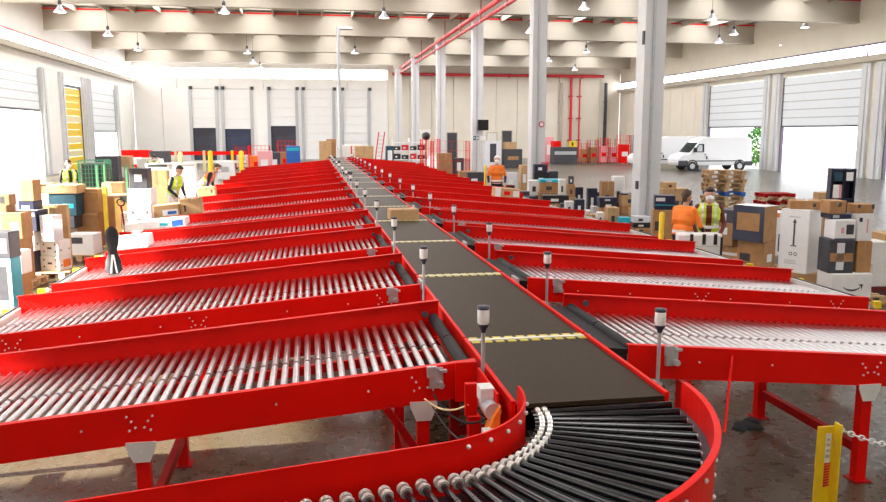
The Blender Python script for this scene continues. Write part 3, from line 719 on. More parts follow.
def carton(label, x, y, z0, w, d, h, rz, m, deco=(), name='carton', cat='box', group=None, reg=True):
    t = thing(name, label, cat, (x, y, z0), R(rz), group)
    me = bev_box(w, d, h); me.materials.append(M(m)); obj('body', me, t)
    dm = (w, d, h)
    for q in deco:
        if q == 'tape':
            patch(t, dm, 'T', 0.45, 0.55, 0, 1, 'tape', 'tape'); patch(t, dm, 'F', 0.45, 0.55, 0.72, 1, 'tape', 'tape')
        elif q == 'dots':
            for u in (0.18, 0.78):
                for v in (0.25, 0.70): patch(t, dm, 'F', u, u+0.07, v, v+0.10, 'charcoal', 'printed_mark')
            patch(t, dm, 'F', 0.40, 0.62, 0.45, 0.58, 'charcoal', 'printed_mark')
            for u in (0.15, 0.80): patch(t, dm, 'R', u, u+0.08, 0.3, 0.42, 'charcoal', 'printed_mark')
        elif q == 'flaps': patch(t, dm, 'T', 0.0, 0.49, 0.0, 1.0, m, 'flap', 0.006); patch(t, dm, 'T', 0.51, 1.0, 0.0, 1.0, m, 'flap', 0.006)
        elif q == 'smile':
            mb = MB(); n = 18; c = []
            for i in range(n+1):
                a = R(205+130*i/n); c.append((0.235*w*math.cos(a), 0.57*h+0.235*w*math.sin(a)*0.72))
            up = [(px_, pz_+0.012+0.022*math.sin(math.pi*i/n)) for i, (px_, pz_) in enumerate(c)]
            mb.prism(c+up[::-1], -d/2-0.003, -d/2+0.0005)
            ex, ez = c[-1]; mb.prism([(ex-0.05, ez+0.045), (ex+0.045, ez+0.055), (ex+0.02, ez-0.045), (ex+0.005, ez+0.02)], -d/2-0.003, -d/2+0.0005)
            mb.build('smile_logo', 'charcoal', t)
        elif q == 'arrow':
            patch(t, dm, 'F', 0.47, 0.53, 0.44, 0.80, 'charcoal', 'printed_arrow')
            MB().prism([(-0.07*w, 0.79*h), (0.07*w, 0.79*h), (0, 0.86*h)], -d/2-0.003, -d/2+0.0005).build('arrow_head', 'charcoal', t)
            patch(t, dm, 'F', 0.40, 0.60, 0.42, 0.437, 'charcoal', 'printed_mark'); patch(t, dm, 'F', 0.30, 0.70, 0.875, 0.89, 'grey_metal', 'printed_mark')
            MB().torus((-0.08*w, -d/2, 0.30*h), (0,1,0), 0.05*w, 0.006).build('printed_ring', 'charcoal', t)
            MB().torus((0.08*w, -d/2, 0.30*h), (0,1,0), 0.05*w, 0.006).build('printed_ring', 'charcoal', t)
            for v in (0.14, 0.165, 0.19): patch(t, dm, 'F', 0.22, 0.78-v, v, v+0.012, 'grey_metal', 'printed_line')
        else: patch(t, dm, *q)
    if reg:
        rr = R(rz); ww = abs(w*math.cos(rr))+abs(d*math.sin(rr)); dd = abs(d*math.cos(rr))+abs(w*math.sin(rr))
        PLACED.append((x, y, ww*0.9, dd*0.9, z0+h))
    return t
def pbox(label, px, Y, w, d, ytop, m='kraft', rz=0, deco=(), z0=None, name='carton', cat='box', group=None, minh=0.08):
    """survey a box: px of its middle, distance Y, real width and depth, row of its top edge"""
    c = at(px, ytop, Y); z = support(c.x, Y, w, d) if z0 is None else z0
    h = max(minh, c.z-z)
    return carton(label, c.x, Y, z, w, d, h, rz, m, deco, name, cat, group)
# pallets
_plank = MB().box(-0.6, -0.05, 0, 0.6, 0.05, 0.022)
pl_mesh = {m: _plank.mesh('deck_board', m) for m in ('wood', 'wood_pale', 'blue', 'red_dark')}
bl_mesh = {m: MB().box(-0.07, -0.05, 0, 0.07, 0.05, 0.1).mesh('block', m) for m in ('wood', 'wood_pale', 'blue', 'red_dark')}
rn_mesh = {m: MB().box(-0.05, -0.4, 0, 0.05, 0.4, 0.022).mesh('runner', m) for m in ('wood', 'wood_pale', 'blue', 'red_dark')}
def pallet(label, x, y, z0=0.0, rz=0, m='wood', group='pallets on the floor'):
    t = thing('pallet', label, 'pallet', (x, y, z0), R(rz), group)
    for q in (-0.53, 0, 0.53):
        obj('runner', rn_mesh[m], t, (q, 0, 0))
        for p in (-0.35, 0, 0.35): obj('block', bl_mesh[m], t, (q, p, 0.022))
    for p in (-0.35, -0.175, 0, 0.175, 0.35): obj('deck_board', pl_mesh[m], t, (0, p, 0.122))
    PLACED.append((x, y, 1.2, 0.8, z0+0.144)); return t
def ppal(label, px, Y, rz=0, m='wood'):
    c = at(px, 230, Y); return pallet(label, c.x, Y, 0, rz, m)

# ---------------------------------------------------------------- left piles
ppal('wooden pallet at the left edge under the teal phone carton', 2, 13.6, -8)
pbox('tall carton with teal side and white front showing a dark phone', 5, 13.35, 0.34, 0.30, 257, 'teal', -12, [('F', 0.02, 1.0, 0.0, 1.0, 'white', 'front_print'), ('F', 0.35, 0.80, 0.22, 0.85, 'charcoal', 'phone_picture', 0.005)])
pbox('dark carton with pink portrait print on top of the teal carton', 4, 13.35, 0.33, 0.30, 231, 'charcoal', -12, [('F', 0.25, 0.85, 0.2, 0.75, 'pink', 'portrait_print'), ('F', 0.1, 0.5, 0.78, 0.92, 'white', 'printed_mark')])
pbox('brown carton behind the teal carton at the left edge', 20, 13.85, 0.22, 0.30, 273, 'kraft', -12, ['tape'])
pbox('white carton standing on the low brown carton at the left edge', 19, 13.85, 0.24, 0.30, 250, 'white', -12, [('F', 0.3, 0.6, 0.4, 0.7, 'grey_metal')])
ppal('wooden pallet behind the teal carton pile at the left edge', 4, 16.3, -5)
pbox('large brown carton low in the pile at the left edge', 13, 16.2, 0.52, 0.5, 238, 'kraft', -8, ['tape', ('F', 0.5, 0.85, 0.3, 0.75, 'white')])
pbox('brown carton with white label in the pile at the left edge', 16, 16.2, 0.40, 0.42, 212, 'kraft', -8, [('F', 0.45, 0.85, 0.2, 0.65, 'white')])
pbox('brown carton at the frame edge in the left pile', -10, 16.4, 0.34, 0.42, 220, 'kraft_light', -8, ['tape'])
pbox('pink and brown printed carton high in the pile at the left edge', 3, 16.3, 0.30, 0.35, 205, 'kraft_dark', -8, [('F', 0.2, 0.8, 0.2, 0.8, 'pink', 'portrait_print')])
pbox('small purple-brown carton on top of the pile at the left edge', 7, 16.3, 0.20, 0.25, 194, 'kraft_dark', -8, [('F', 0.1, 0.5, 0.2, 0.8, 'charcoal', 'printed_mark')])

ppal('wooden pallet under the stack of white and black cartons', 47, 17.4, -18)
pbox('black carton with white print at the bottom of the white carton stack', 32.5, 17.25, 0.37, 0.40, 249.5, 'navy', -18, [('F', 0.2, 0.45, 0.2, 0.4, 'white', 'printed_mark'), ('F', 0.4, 0.8, 0.5, 0.8, 'grey_metal', 'printed_mark')])
pbox('white carton with orange sticker at the bottom of its stack', 55.5, 17.3, 0.44, 0.42, 254.5, 'white', -18, ['dots', ('R', 0.3, 0.9, 0.2, 0.7, 'orange', 'orange_sticker')])
pbox('white dotted carton on the one with the orange sticker', 55.0, 17.3, 0.42, 0.42, 239.5, 'white', -18, ['dots'])
pbox('white dotted carton on the black carton', 32.0, 17.25, 0.37, 0.40, 230.5, 'white', -18, ['dots'])
pbox('black carton with pale figure print in the white carton stack', 33.0, 17.25, 0.40, 0.40, 209.5, 'navy', -18, [('F', 0.3, 0.62, 0.15, 0.7, 'white', 'figure_print'), ('F', 0.38, 0.54, 0.25, 0.6, 'navy', 'figure_centre', 0.005), ('F', 0.55, 0.9, 0.72, 0.88, 'film', 'printed_mark'), ('T', 0.02, 0.98, 0.02, 0.98, 'white', 'top_print')])
pbox('carton wrapped in clear film beside the black figure carton', 50.5, 17.15, 0.30, 0.32, 214.5, 'film', -18, [('F', 0.2, 0.7, 0.3, 0.6, 'pink', 'printed_mark')])
pbox('flat brown panel carton standing behind the film-wrapped carton', 55, 17.60, 0.52, 0.14, 204.5, 'kraft_light', -4, ['tape'])
pbox('navy carton under the tall brown carton', 30.5, 17.3, 0.32, 0.34, 200.5, 'navy', -12, [('F', 0.2, 0.7, 0.1, 0.5, 'white', 'printed_mark')])
pbox('tall plain brown carton topping the white carton stack', 30, 17.3, 0.28, 0.30, 179.5, 'kraft', -12, [('F', 0.1, 0.7, 0.47, 0.57, 'kraft_dark', 'printed_mark')])

ppal('wooden pallet under the long white carton', 84, 19.6, -6)
pbox('long white carton on the low pallet', 84, 19.5, 0.62, 0.5, 233, 'white', -8, [('F', 0.1, 0.6, 0.55, 0.85, 'charcoal', 'printed_mark')])
pbox('white carton low in the stack below the dark teal carton', 63, 20.5, 0.5, 0.5, 228, 'offwhite', -6, ['dots'])
pbox('black carton in the stack below the dark teal carton', 66, 20.6, 0.6, 0.5, 215, 'charcoal', -6, [('F', 0.5, 0.8, 0.1, 0.3, 'white', 'printed_mark')])
pbox('wide dark teal carton with blue print', 66, 20.6, 0.66, 0.5, 193, 'teal_dark', -6, [('F', 0.5, 0.9, 0.35, 0.55, 'teal', 'printed_mark')])
pbox('flat brown carton lid on the dark teal carton', 66, 20.6, 0.74, 0.55, 184.5, 'kraft_light', -6, ['tape'])
pbox('brown carton at the bottom of the small mixed stack', 44, 21.5, 0.46, 0.45, 215, 'kraft', -6, ['tape'])
pbox('white and grey printed carton in the small mixed stack', 44, 21.5, 0.42, 0.4, 192.5, 'white', -6, [('F', 0.2, 0.5, 0.1, 0.6, 'grey_metal', 'printed_mark')])
pbox('flat brown carton on the white and grey printed carton', 44, 21.5, 0.46, 0.42, 186.5, 'kraft', -6, ['tape'])
pbox('thin torn brown carton topping the small mixed stack', 45, 21.5, 0.40, 0.36, 183, 'kraft_light', -2, [('F', 0.3, 0.8, 0.3, 0.7, 'charcoal', 'printed_mark')])
# upright brown cartons in a yellow-sided trolley
ppal('wooden pallet under the two big brown cartons with yellow edge', 93, 21.1, -10)
pbox('big brown carton, lower one beside the yellow board', 91, 21.0, 0.62, 0.5, 211.5, 'kraft', -14, ['tape', ('F', 0.0, 1.0, 0.92, 0.99, 'kraft_light', 'flap_edge')])
pbox('big brown carton, upper one beside the yellow board', 91, 21.0, 0.61, 0.5, 188.5, 'kraft', -14, ['tape', ('F', 0.02, 0.98, 0.85, 0.9, 'kraft_light', 'flap_edge')])
c = at(106, 215, 20.6)
tag(MB().box(-0.045, -0.03, 0.144, 0.045, 0.03, at(106, 187, 20.6).z).build('yellow_board', 'yellow', None, (c.x, 20.6, 0), R(-14)), 'tall yellow board standing beside the big brown cartons', 'board')
pbox('narrow brown carton right of the yellow board', 112.5, 21.2, 0.22, 0.4, 196, 'kraft', -10, [('R', 0.1, 0.9, 0.05, 0.95, 'yellow', 'yellow_edge')])
# mesh roll cage
def cage(label, x, y, w, d, h, m, n=7, k=9, rz=0, name='mesh_cage', z0=0.0, sides='FLRB'):
    t = thing(name, label, 'cage', (x, y, z0), R(rz))
    for sx in (-1, 1):
        for sy in (-1, 1): MB().box(sx*w/2-0.02, sy*d/2-0.02, 0.12, sx*w/2+0.02, sy*d/2+0.02, h).build('corner_post', m, t); MB().cyl((sx*(w/2-0.06), sy*(d/2-0.06)-0.02, 0.06), (sx*(w/2-0.06), sy*(d/2-0.06)+0.02, 0.06), 0.06, n=10).build('castor', 'black_rubber', t)
    MB().box(-w/2, -d/2, 0.12, w/2, d/2, 0.16).build('base_deck', m, t)
    for f in sides:
        mb = MB()
        if f in 'FB':
            y_ = -d/2 if f == 'F' else d/2
            for i in range(n+1): mb.box(-w/2+w*i/n-0.006, y_-0.006, 0.16, -w/2+w*i/n+0.006, y_+0.006, h)
            for j in range(k+1): mb.box(-w/2, y_-0.007, 0.16+(h-0.16)*j/k-0.006, w/2, y_+0.007, 0.16+(h-0.16)*j/k+0.006)
        else:
            x_ = -w/2 if f == 'L' else w/2
            for i in range(n+1): mb.box(x_-0.006, -d/2+d*i/n-0.006, 0.16, x_+0.006, -d/2+d*i/n+0.006, h)
            for j in range(k+1): mb.box(x_-0.007, -d/2, 0.16+(h-0.16)*j/k-0.006, x_+0.007, d/2, 0.16+(h-0.16)*j/k+0.006)
        mb.build('mesh_side', m, t)
    return t
c = at(97, 200, 24.6); cage('tall green wire mesh roll cage behind the big brown cartons', c.x, 24.6, 0.72, 0.7, at(97, 160, 24.6).z, 'green_mesh', 8, 16)
carton('large black bundle standing inside the green mesh cage', c.x, 24.6, 0.161, 0.62, 0.58, at(97, 163, 24.6).z-0.161, 0, 'black', [('F', 0.1, 0.9, 0.3, 0.33, 'charcoal', 'strap')], 'black_bundle', 'bundle', reg=False)
# green rack trolley with shelves
c = at(117, 200, 23.3); zt = at(117, 172, 23.3).z
t = thing('shelf_trolley', 'green-framed trolley with wooden shelves left of the white carton stack', 'trolley', (c.x, 23.3, 0), R(-5))
for sx in (-1, 1):
    for sy in (-1, 1): MB().box(sx*0.40-0.025, sy*0.3-0.025, 0.0, sx*0.40+0.025, sy*0.3+0.025, zt+0.2).build('post', 'green_metal', t)
for z in (0.22, 0.75, 1.25): MB().box(-0.4, -0.3, z, 0.4, 0.3, z+0.05).build('shelf', 'wood', t)
for k, (dx, z, w_, h_, m, lab) in enumerate(((-0.15, 0.27, 0.4, 0.28, 'kraft_dark', 'dark brown carton on the lowest shelf of the green trolley'), (0.1, 0.80, 0.5, 0.25, 'kraft', 'brown carton on the middle shelf of the green trolley'), (-0.05, 1.30, 0.55, 0.3, 'kraft_light', 'pale brown carton on the top shelf of the green trolley'))):
    carton(lab, c.x+dx, 23.3, z, w_, 0.4, h_, -5, m, ['tape'], reg=False)
c = at(128, 200, 21.2)
t = thing('pallet_truck', 'red hand pallet truck beside the green shelf trolley', 'truck', (c.x+0.02, 20.7, 0), R(-4))
MB().box(-0.16, 0.0, 0.09, -0.04, 1.1, 0.15).box(0.04, 0.0, 0.09, 0.16, 1.1, 0.15).build('forks', 'red', t)
MB().box(-0.14, -0.12, 0.09, 0.14, 0.02, 0.5).build('pump_body', 'red', t)
MB().cyl((0, -0.08, 0.45), (0, -0.28, 1.20), 0.022, n=8).build('tiller', 'red_dark', t)
MB().torus((0, -0.30, 1.27), (0, 1, 0.3), 0.09, 0.016).build('handle_loop', 'black_rubber', t)
MB().cyl((-0.08, -0.08, 0.09), (0.08, -0.08, 0.09), 0.09, n=14).build('steer_wheel', 'black_rubber', t)
for q in (-0.1, 0.1): MB().cyl((q-0.04, 1.0, 0.045), (q+0.04, 1.0, 0.045), 0.045, n=10).build('fork_roller', 'black_rubber', t)
# white carton stack by the workers
ppal('wooden pallet under the white cartons with the dark case', 142, 22.6, 0)
pbox('white printed carton, lower one under the dark case', 142, 22.3, 0.62, 0.5, 203, 'white', -6, ['dots'])
pbox('white printed carton, upper one under the dark case', 142, 22.3, 0.62, 0.5, 188, 'white', -6, [('F', 0.4, 0.6, 0.5, 0.75, 'grey_metal', 'printed_mark')])
pbox('dark case with white sticker on the white carton stack', 140, 22.3, 0.48, 0.42, 168, 'charcoal', -6, [('F', 0.3, 0.7, 0.35, 0.7, 'white')], name='case', cat='case')
ppal('wooden pallet under the tall pale carton behind the workers', 160, 27, 0)
pbox('tall pale brown carton behind the worker in the yellow vest', 157, 27, 0.7, 0.6, 170, 'kraft_light', 0, ['tape'])
pbox('lilac-white carton on the tall pale brown carton', 159, 27, 0.75, 0.6, 163, 'film', 0, [('F', 0.1, 0.9, 0.5, 0.8, 'charcoal', 'printed_mark')])
ppal('wooden pallet under the white cabinet carton', 183, 29.8, 0)
pbox('tall white cabinet carton between the left workers', 183, 29.8, 0.88, 0.6, 163, 'white', 0, [('F', 0.02, 0.98, 0.94, 0.97, 'grey_metal', 'strap'), ('F', 0.86, 0.9, 0.1, 0.9, 'grey_metal', 'strap')])

# things on the left chutes
def chute_z(s, Y, x):     # top of the rollers of the chute that covers Y
    c_ = CH[s]; return c_['zt']-SL*(abs(x)-0.55)-c_['rec']
def on_chute(label, px, k, s, off, w, d, h, m, rz=0, deco=(), name='carton', cat='box'):
    Y = CH[s]['y']+PITCH_Y*k+off; x = at(px, 220, Y).x
    t = carton(label, x, Y, chute_z(s, Y, abs(x)+(-w/2 if True else 0))+0.001, w, d, h, rz, m, deco, name, cat, None, False)
    t.rotation_euler = (0, -s*-math.atan(SL), R(rz)) if rz == 0 else (0, 0, R(rz))
    return t
on_chute('long flat white carton with blue print on a left chute', 158, 4, -1, 0.80, 1.25, 0.7, 0.16, 'white', 0, [('F', 0.58, 0.72, 0.3, 0.7, 'teal', 'printed_mark'), ('F', 0.78, 0.97, 0.1, 0.9, 'blue', 'printed_mark')])
on_chute('crumpled white package at the end of a left chute', 132, 3, -1, 0.85, 0.62, 0.6, 0.20, 'white', 0, [('F', 0.9, 1.0, 0.0, 1.0, 'offwhite', 'fold')], 'package', 'package')
on_chute('brown carton with white and blue label in front of the yellow-vest worker', 169, 5, -1, 0.75, 0.62, 0.5, 0.30, 'kraft_light', 0, [('F', 0.35, 0.95, 0.1, 0.6, 'white'), ('F', 0.55, 0.9, 0.2, 0.45, 'blue', 'printed_mark', 0.005)])
on_chute('pale brown carton beside the blue-labelled one on a left chute', 193, 5, -1, 0.85, 0.52, 0.5, 0.40, 'kraft_light', 0, ['tape', ('F', 0.2, 0.3, 0.2, 0.6, 'charcoal', 'printed_mark')])
on_chute('taped carton on the chute in front of the orange-vest worker', 209, 7, -1, 0.70, 0.55, 0.5, 0.32, 'kraft_light', 0, ['tape', ('F', 0.75, 0.85, 0.4, 0.7, 'charcoal', 'printed_mark')])
# black folded bag leaning on a chute end
k3 = CH[-1]['y']+PITCH_Y*2+0.9; xb = at(112, 240, k3).x
t = thing('folded_bag', 'black folded umbrella-like bag with white stripes standing at a left chute end', 'bag', (xb, k3, chute_z(-1, k3, abs(xb))+0.001), R(10)); t.scale = (0.72, 0.6, 0.86)
MB().lathe([(0.10,0.0),(0.17,0.06),(0.15,0.22),(0.10,0.34),(0.085,0.42),(0.12,0.52),(0.14,0.64),(0.11,0.76),(0.04,0.82)], n=14).build('cover', 'black_cloth', t)
MB().prism([(-0.07,0.02),(-0.03,0.02),(0.01,0.34),(-0.02,0.34)], -0.175, -0.10).build('stripe', 'white', t)
MB().prism([(0.05,0.02),(0.08,0.02),(0.03,0.34),(0.0,0.34)], -0.165, -0.09).build('stripe', 'white', t)

# ---------------------------------------------------------------- far left equipment
def barrier(label, pxa, pxb, Y, ztop, posts):
    a, b = at(pxa, 150, Y), at(pxb, 150, Y)
    t = thing('guard_rail', label, 'barrier', ((a.x+b.x)/2, Y, 0)); hw = (b.x-a.x)/2
    MB().box(-hw, -0.06, ztop-0.28, hw, 0.06, ztop).build('rail', 'red', t)
    MB().box(-hw, -0.05, ztop-0.9, hw, 0.05, ztop-0.70).build('lower_rail', 'white', t)
    for i in range(posts):
        x = -hw+2*hw*(i+0.5)/posts; MB().box(x-0.09, -0.1, 0, x+0.09, 0.1, ztop+0.06).build('post', 'yellow' if i == posts-1 else 'cream', t)
barrier('long red and white guard rail in front of the loading docks', 132, 246, 62, 1.55, 4)
for px, Y, lab in ((180, 56, 'cream bollard left in front of the guard rail'), (241, 58, 'yellow bollard at the right end of the guard rail'), (307-97, 59, 'pale yellow bollard in the middle of the guard rail')):
    x = at(px, 150, Y).x; t = thing('bollard', lab, 'bollard', (x, Y, 0))
    MB().lathe([(0.17,0.0),(0.17,1.55),(0.12,1.65),(0.02,1.68)], n=12).build('tube', 'cream' if px == 180 else 'yellow', t); MB().lathe([(0.24,0),(0.24,0.03)], n=12).build('base_plate', 'grey_metal', t)
for px, Y, w_, h_, m, lab, in_m in ((259, 60, 1.5, 2.0, 'red', 'red wire cage trolley with orange load before the docks', 'orange'), (287, 64, 1.4, 2.3, 'red', 'red wire cage trolley in front of the third dark dock', 'kraft_dark'), (243, 66, 1.2, 1.8, 'red_dark', 'small dark red wire trolley before the docks', 'offwhite'), (361, 62, 1.5, 1.9, 'red', 'red wire cage trolley right of the belt end', 'kraft_light')):
    x = at(px, 150, Y).x; cage(lab, x, Y, w_, 1.0, h_, m, 5, 6, 0, 'cage_trolley')
    carton('load filling the %s' % lab, x, Y, 0.161, w_-0.2, 0.8, h_*0.55, 0, in_m, [('F', 0.2, 0.8, 0.3, 0.6, 'red', 'printed_mark')], 'load', 'load', reg=False)
pbox('bright blue plastic bin at the far end of the left chutes', 293, 53, 0.9, 0.7, 146, 'blue', 0, [('F', 0.05, 0.95, 0.85, 0.95, 'teal', 'rim')], name='bin', cat='bin')
pbox('brown carton pile end at the far end of the belt', 325, 60, 0.9, 0.8, 141, 'kraft_light', 0, ['tape'])
pbox('tall brown carton beside the far end of the belt', 331, 61, 0.7, 0.8, 139, 'kraft', 0, ['tape'])
pbox('wide pale crate behind the belt end', 350, 66, 2.2, 1.0, 145, 'offwhite', 0, [('F', 0.1, 0.9, 0.4, 0.5, 'grey_metal', 'slat')], name='crate', cat='crate')
pbox('pale pink carton load right of the belt end', 364, 58, 1.3, 0.9, 146, 'kraft_light', 0, ['tape'])
for px, Y, w_, yt, m, lab in ((137, 60, 2.0, 150, 'red', 'red plastic crate far left beyond the guard rail'), (160, 57, 1.3, 151, 'charcoal', 'dark printed crate behind the left workers'), (148, 40, 0.9, 158, 'offwhite', 'white carton beyond the left workers'), (226, 52, 1.0, 161, 'white', 'white carton left of the far chutes'), (265, 52, 0.9, 151, 'pink', 'pinkish carton before the far docks'), (275, 55, 0.7, 152, 'charcoal', 'black carton before the far docks'), (121, 42, 1.0, 156, 'kraft_light', 'pale carton behind the dark case stack'), (108, 40, 1.0, 156, 'charcoal', 'dark printed carton far behind the green cage')):
    pbox(lab, px, Y, w_, 0.8, yt, m, 0, [('F', 0.2, 0.7, 0.4, 0.7, 'white' if m != 'white' else 'grey_metal', 'printed_mark')])

# ---------------------------------------------------------------- things on the belt
def on_belt(label, px, Y, w, d, h, m, deco=()):
    carton(label, max(-0.24, min(0.24, at(px, 200, Y).x)), Y, BELT_Z+0.004, w, d, h, 3, m, deco, reg=False)
on_belt('tan carton riding on the belt', 403, 15.0, 0.56, 0.40, 0.20, 'kraft_light', ['flaps'])
on_belt('flat dark parcel on the belt, nearest of the far ones', 335.5, 32.0, 0.44, 0.45, 0.10, 'charcoal', [('T', 0.2, 0.6, 0.2, 0.5, 'white')])
on_belt('flat dark parcel far up the belt behind another', 331.5, 43.5, 0.44, 0.4, 0.12, 'charcoal', [('T', 0.2, 0.6, 0.2, 0.5, 'white')])
on_belt('flat dark parcel at the very end of the belt', 325.5, 51, 0.44, 0.4, 0.12, 'charcoal', [('T', 0.2, 0.6, 0.2, 0.5, 'white')])

# ---------------------------------------------------------------- right: beyond the chutes
on_chute('brown carton with white end and red print on a right chute', 505, 6, 1, 0.85, 0.80, 0.5, 0.30, 'kraft_light', 0, [('F', 0.0, 0.22, 0, 1, 'white', 'end_label'), ('F', 0.35, 0.6, 0.3, 0.7, 'red', 'printed_mark'), ('F', 0.72, 0.96, 0.2, 0.8, 'white')])
CL = [  # px, Y, w, d, ytop, material, label
 (534, 31.5, 0.55, 0.5, 195, 'charcoal', 'black carton low beside the column base'),
 (534, 31.5, 0.48, 0.45, 180, 'white', 'white ribbed tub left of the brown carton pile'),
 (549, 31.0, 0.85, 0.6, 192, 'kraft_dark', 'brown base carton under the teal-topped carton'),
 (549, 31.0, 0.78, 0.55, 182, 'kraft', 'brown carton with dark mark under the teal lid'),
 (549, 31.0, 0.82, 0.58, 179, 'teal', 'flat teal lid carton on the brown carton'),
 (541, 33.0, 0.62, 0.5, 186, 'kraft_dark', 'dark brown carton behind the teal lid'),
 (541, 33.0, 0.66, 0.5, 172, 'black', 'black crate behind the teal lid'),
 (540, 33.0, 0.56, 0.5, 164, 'navy', 'navy printer-like case near the second column'),
 (551, 33.6, 0.55, 0.5, 171, 'charcoal', 'black bag-shaped carton right of the navy case'),
 (529, 30.0, 0.50, 0.45, 196, 'navy', 'navy carton left end of the right-hand clutter'),
 (555, 29.0, 1.05, 0.5, 203, 'kraft', 'brown carton under the long black case'),
 (555, 29.0, 1.0, 0.5, 195, 'black', 'long flat black case with white dashes'),
 (562, 30.5, 0.28, 0.3, 196, 'maroon', 'maroon-based box under the white bottle pack'),
 (562, 30.5, 0.26, 0.3, 179, 'white', 'white bottle pack with dark bands'),
 (571, 30.2, 0.36, 0.4, 197, 'kraft_light', 'pale carton under the dark-topped bundle'),
 (571, 30.2, 0.28, 0.3, 184, 'kraft', 'small brown carton with dark top standing on the pale carton'),
 (571, 30.2, 0.20, 0.2, 176, 'charcoal', 'small dark jar box crowning the brown carton'),
 (579, 30.5, 0.30, 0.3, 187, 'navy', 'navy and white box right of the jar box'),
 (569, 27.5, 0.30, 0.35, 201, 'white', 'upright white and blue carton before the brown bundle'),
 (579, 27.3, 0.34, 0.35, 199, 'navy', 'upright dark navy carton with white foot'),
 (562.5, 27.8, 0.16, 0.3, 203, 'charcoal', 'narrow dark box at the right clutter front'),
 (590, 27.0, 0.42, 0.4, 210, 'offwhite', 'grey-white carton right of the navy upright carton'),
 (592, 28.5, 0.34, 0.35, 188, 'navy', 'dark blue upright carton with pale front'),
 (600, 28.8, 0.36, 0.35, 192, 'black', 'black carton behind the flat black cases'),
 (596, 26.0, 0.34, 0.35, 206, 'film', 'translucent box with pink content'),
 (609, 25.6, 0.62, 0.45, 207, 'kraft', 'brown carton under the two flat black cases'),
 (608, 25.6, 0.66, 0.45, 201.5, 'black', 'lower of the two flat black cases'),
 (607, 25.6, 0.62, 0.45, 197, 'navy', 'upper of the two flat black cases'),
 (607, 27.2, 0.46, 0.4, 181, 'kraft_dark', 'dark brown carton with pale prints behind the flat cases'),
 (618, 27.6, 0.40, 0.4, 176, 'white', 'tall narrow white carton standing by the first column'),
 (630, 27.0, 0.70, 0.5, 205, 'kraft', 'brown carton low beside the first column'),
 (630, 27.0, 0.72, 0.5, 194.5, 'kraft_light', 'brown carton with dark lid beside the first column'),
 (630, 27.0, 0.74, 0.5, 193.0, 'black', 'thin dark lid on the carton beside the first column'),
 (612, 23.6, 0.36, 0.5, 207, 'kraft_light', 'plain tall tan carton in front of the flat cases'),
 (600, 24.2, 0.22, 0.3, 212, 'white', 'small white and pink box left of the tan carton'),
 (624, 23.0, 0.34, 0.35, 217, 'teal', 'turquoise bag-like carton right of the tan carton'),
 (640, 22.2, 0.50, 0.4, 227, 'kraft', 'brown carton under the black clasp crate'),
 (640, 22.2, 0.52, 0.4, 222, 'black', 'black crate with pale clasps'),
 (640, 22.2, 0.46, 0.36, 215.5, 'film', 'white clasp box on the black crate'),
 (594, 24.6, 0.40, 0.4, 214, 'kraft', 'brown carton front of the translucent box'),
 (637, 24.6, 0.5, 0.4, 208, 'kraft', 'brown flap carton just left of the first column'),
]
for i, (px, Y, w_, d_, yt, m, lab) in enumerate(CL):
    dark = m in ('black', 'navy', 'charcoal', 'teal', 'maroon')
    pbox(lab, px, Y, w_, d_, yt, m, -8, [('F', 0.3, 0.6, 0.25, 0.6, 'white' if dark else 'charcoal', 'printed_mark')] + (['tape'] if m.startswith('kraft') else []), minh=0.05)
# yellow bollards between the right chutes
for px, k, lab in ((662, 3, 'yellow bollard by the worker in the orange jacket'), (485.5, 8, 'yellow bollard left of the far worker in orange')):
    Y = CH[1]['y']+PITCH_Y*k-0.55; x = at(px, 215 if k == 3 else 170, Y).x; ztop = at(px, 212 if k == 3 else 165, Y).z
    t = thing('bollard', lab, 'bollard', (x, Y, 0)); MB().lathe([(0.05,0.0),(0.05,ztop-0.03),(0.03,ztop)], n=12).build('tube', 'yellow', t); MB().lathe([(0.12,0),(0.12,0.015)], n=12).build('base_plate', 'yellow', t)

# pile behind the orange jacket worker
ppal('wooden pallet behind the worker in the orange jacket', 664, 19.5, 0)
pbox('brown carton behind the orange jacket, bottom of its stack', 664, 19.4, 0.62, 0.5, 232, 'kraft', -20, ['tape'])
pbox('brown carton behind the orange jacket, middle of its stack', 664, 19.4, 0.60, 0.5, 209, 'kraft', -20, ['tape', ('F', 0.1, 0.5, 0.1, 0.5, 'charcoal', 'printed_mark')])
pbox('navy case with white lid stripe behind the orange jacket', 664.5, 19.4, 0.52, 0.45, 195, 'navy', -20, [('F', 0.05, 0.5, 0.6, 0.85, 'white', 'stripe'), ('F', 0.0, 1.0, 0.3, 0.36, 'teal', 'stripe')], name='case', cat='case')
ppal('wooden pallet behind the navy case, by the first column', 676, 24, 0)
pbox('dark carton on the pallet behind the navy case', 676, 24, 0.9, 0.6, 200, 'charcoal', 0, ['tape'])
pbox('wide pale crumpled carton behind the navy case', 672, 24, 0.85, 0.55, 188, 'kraft_light', 0, ['tape'])
pbox('torn pale carton leaning on top behind the navy case', 668, 24, 0.40, 0.40, 182, 'kraft_light', 12, [('F', 0.2, 0.5, 0.2, 0.6, 'maroon', 'printed_mark')])
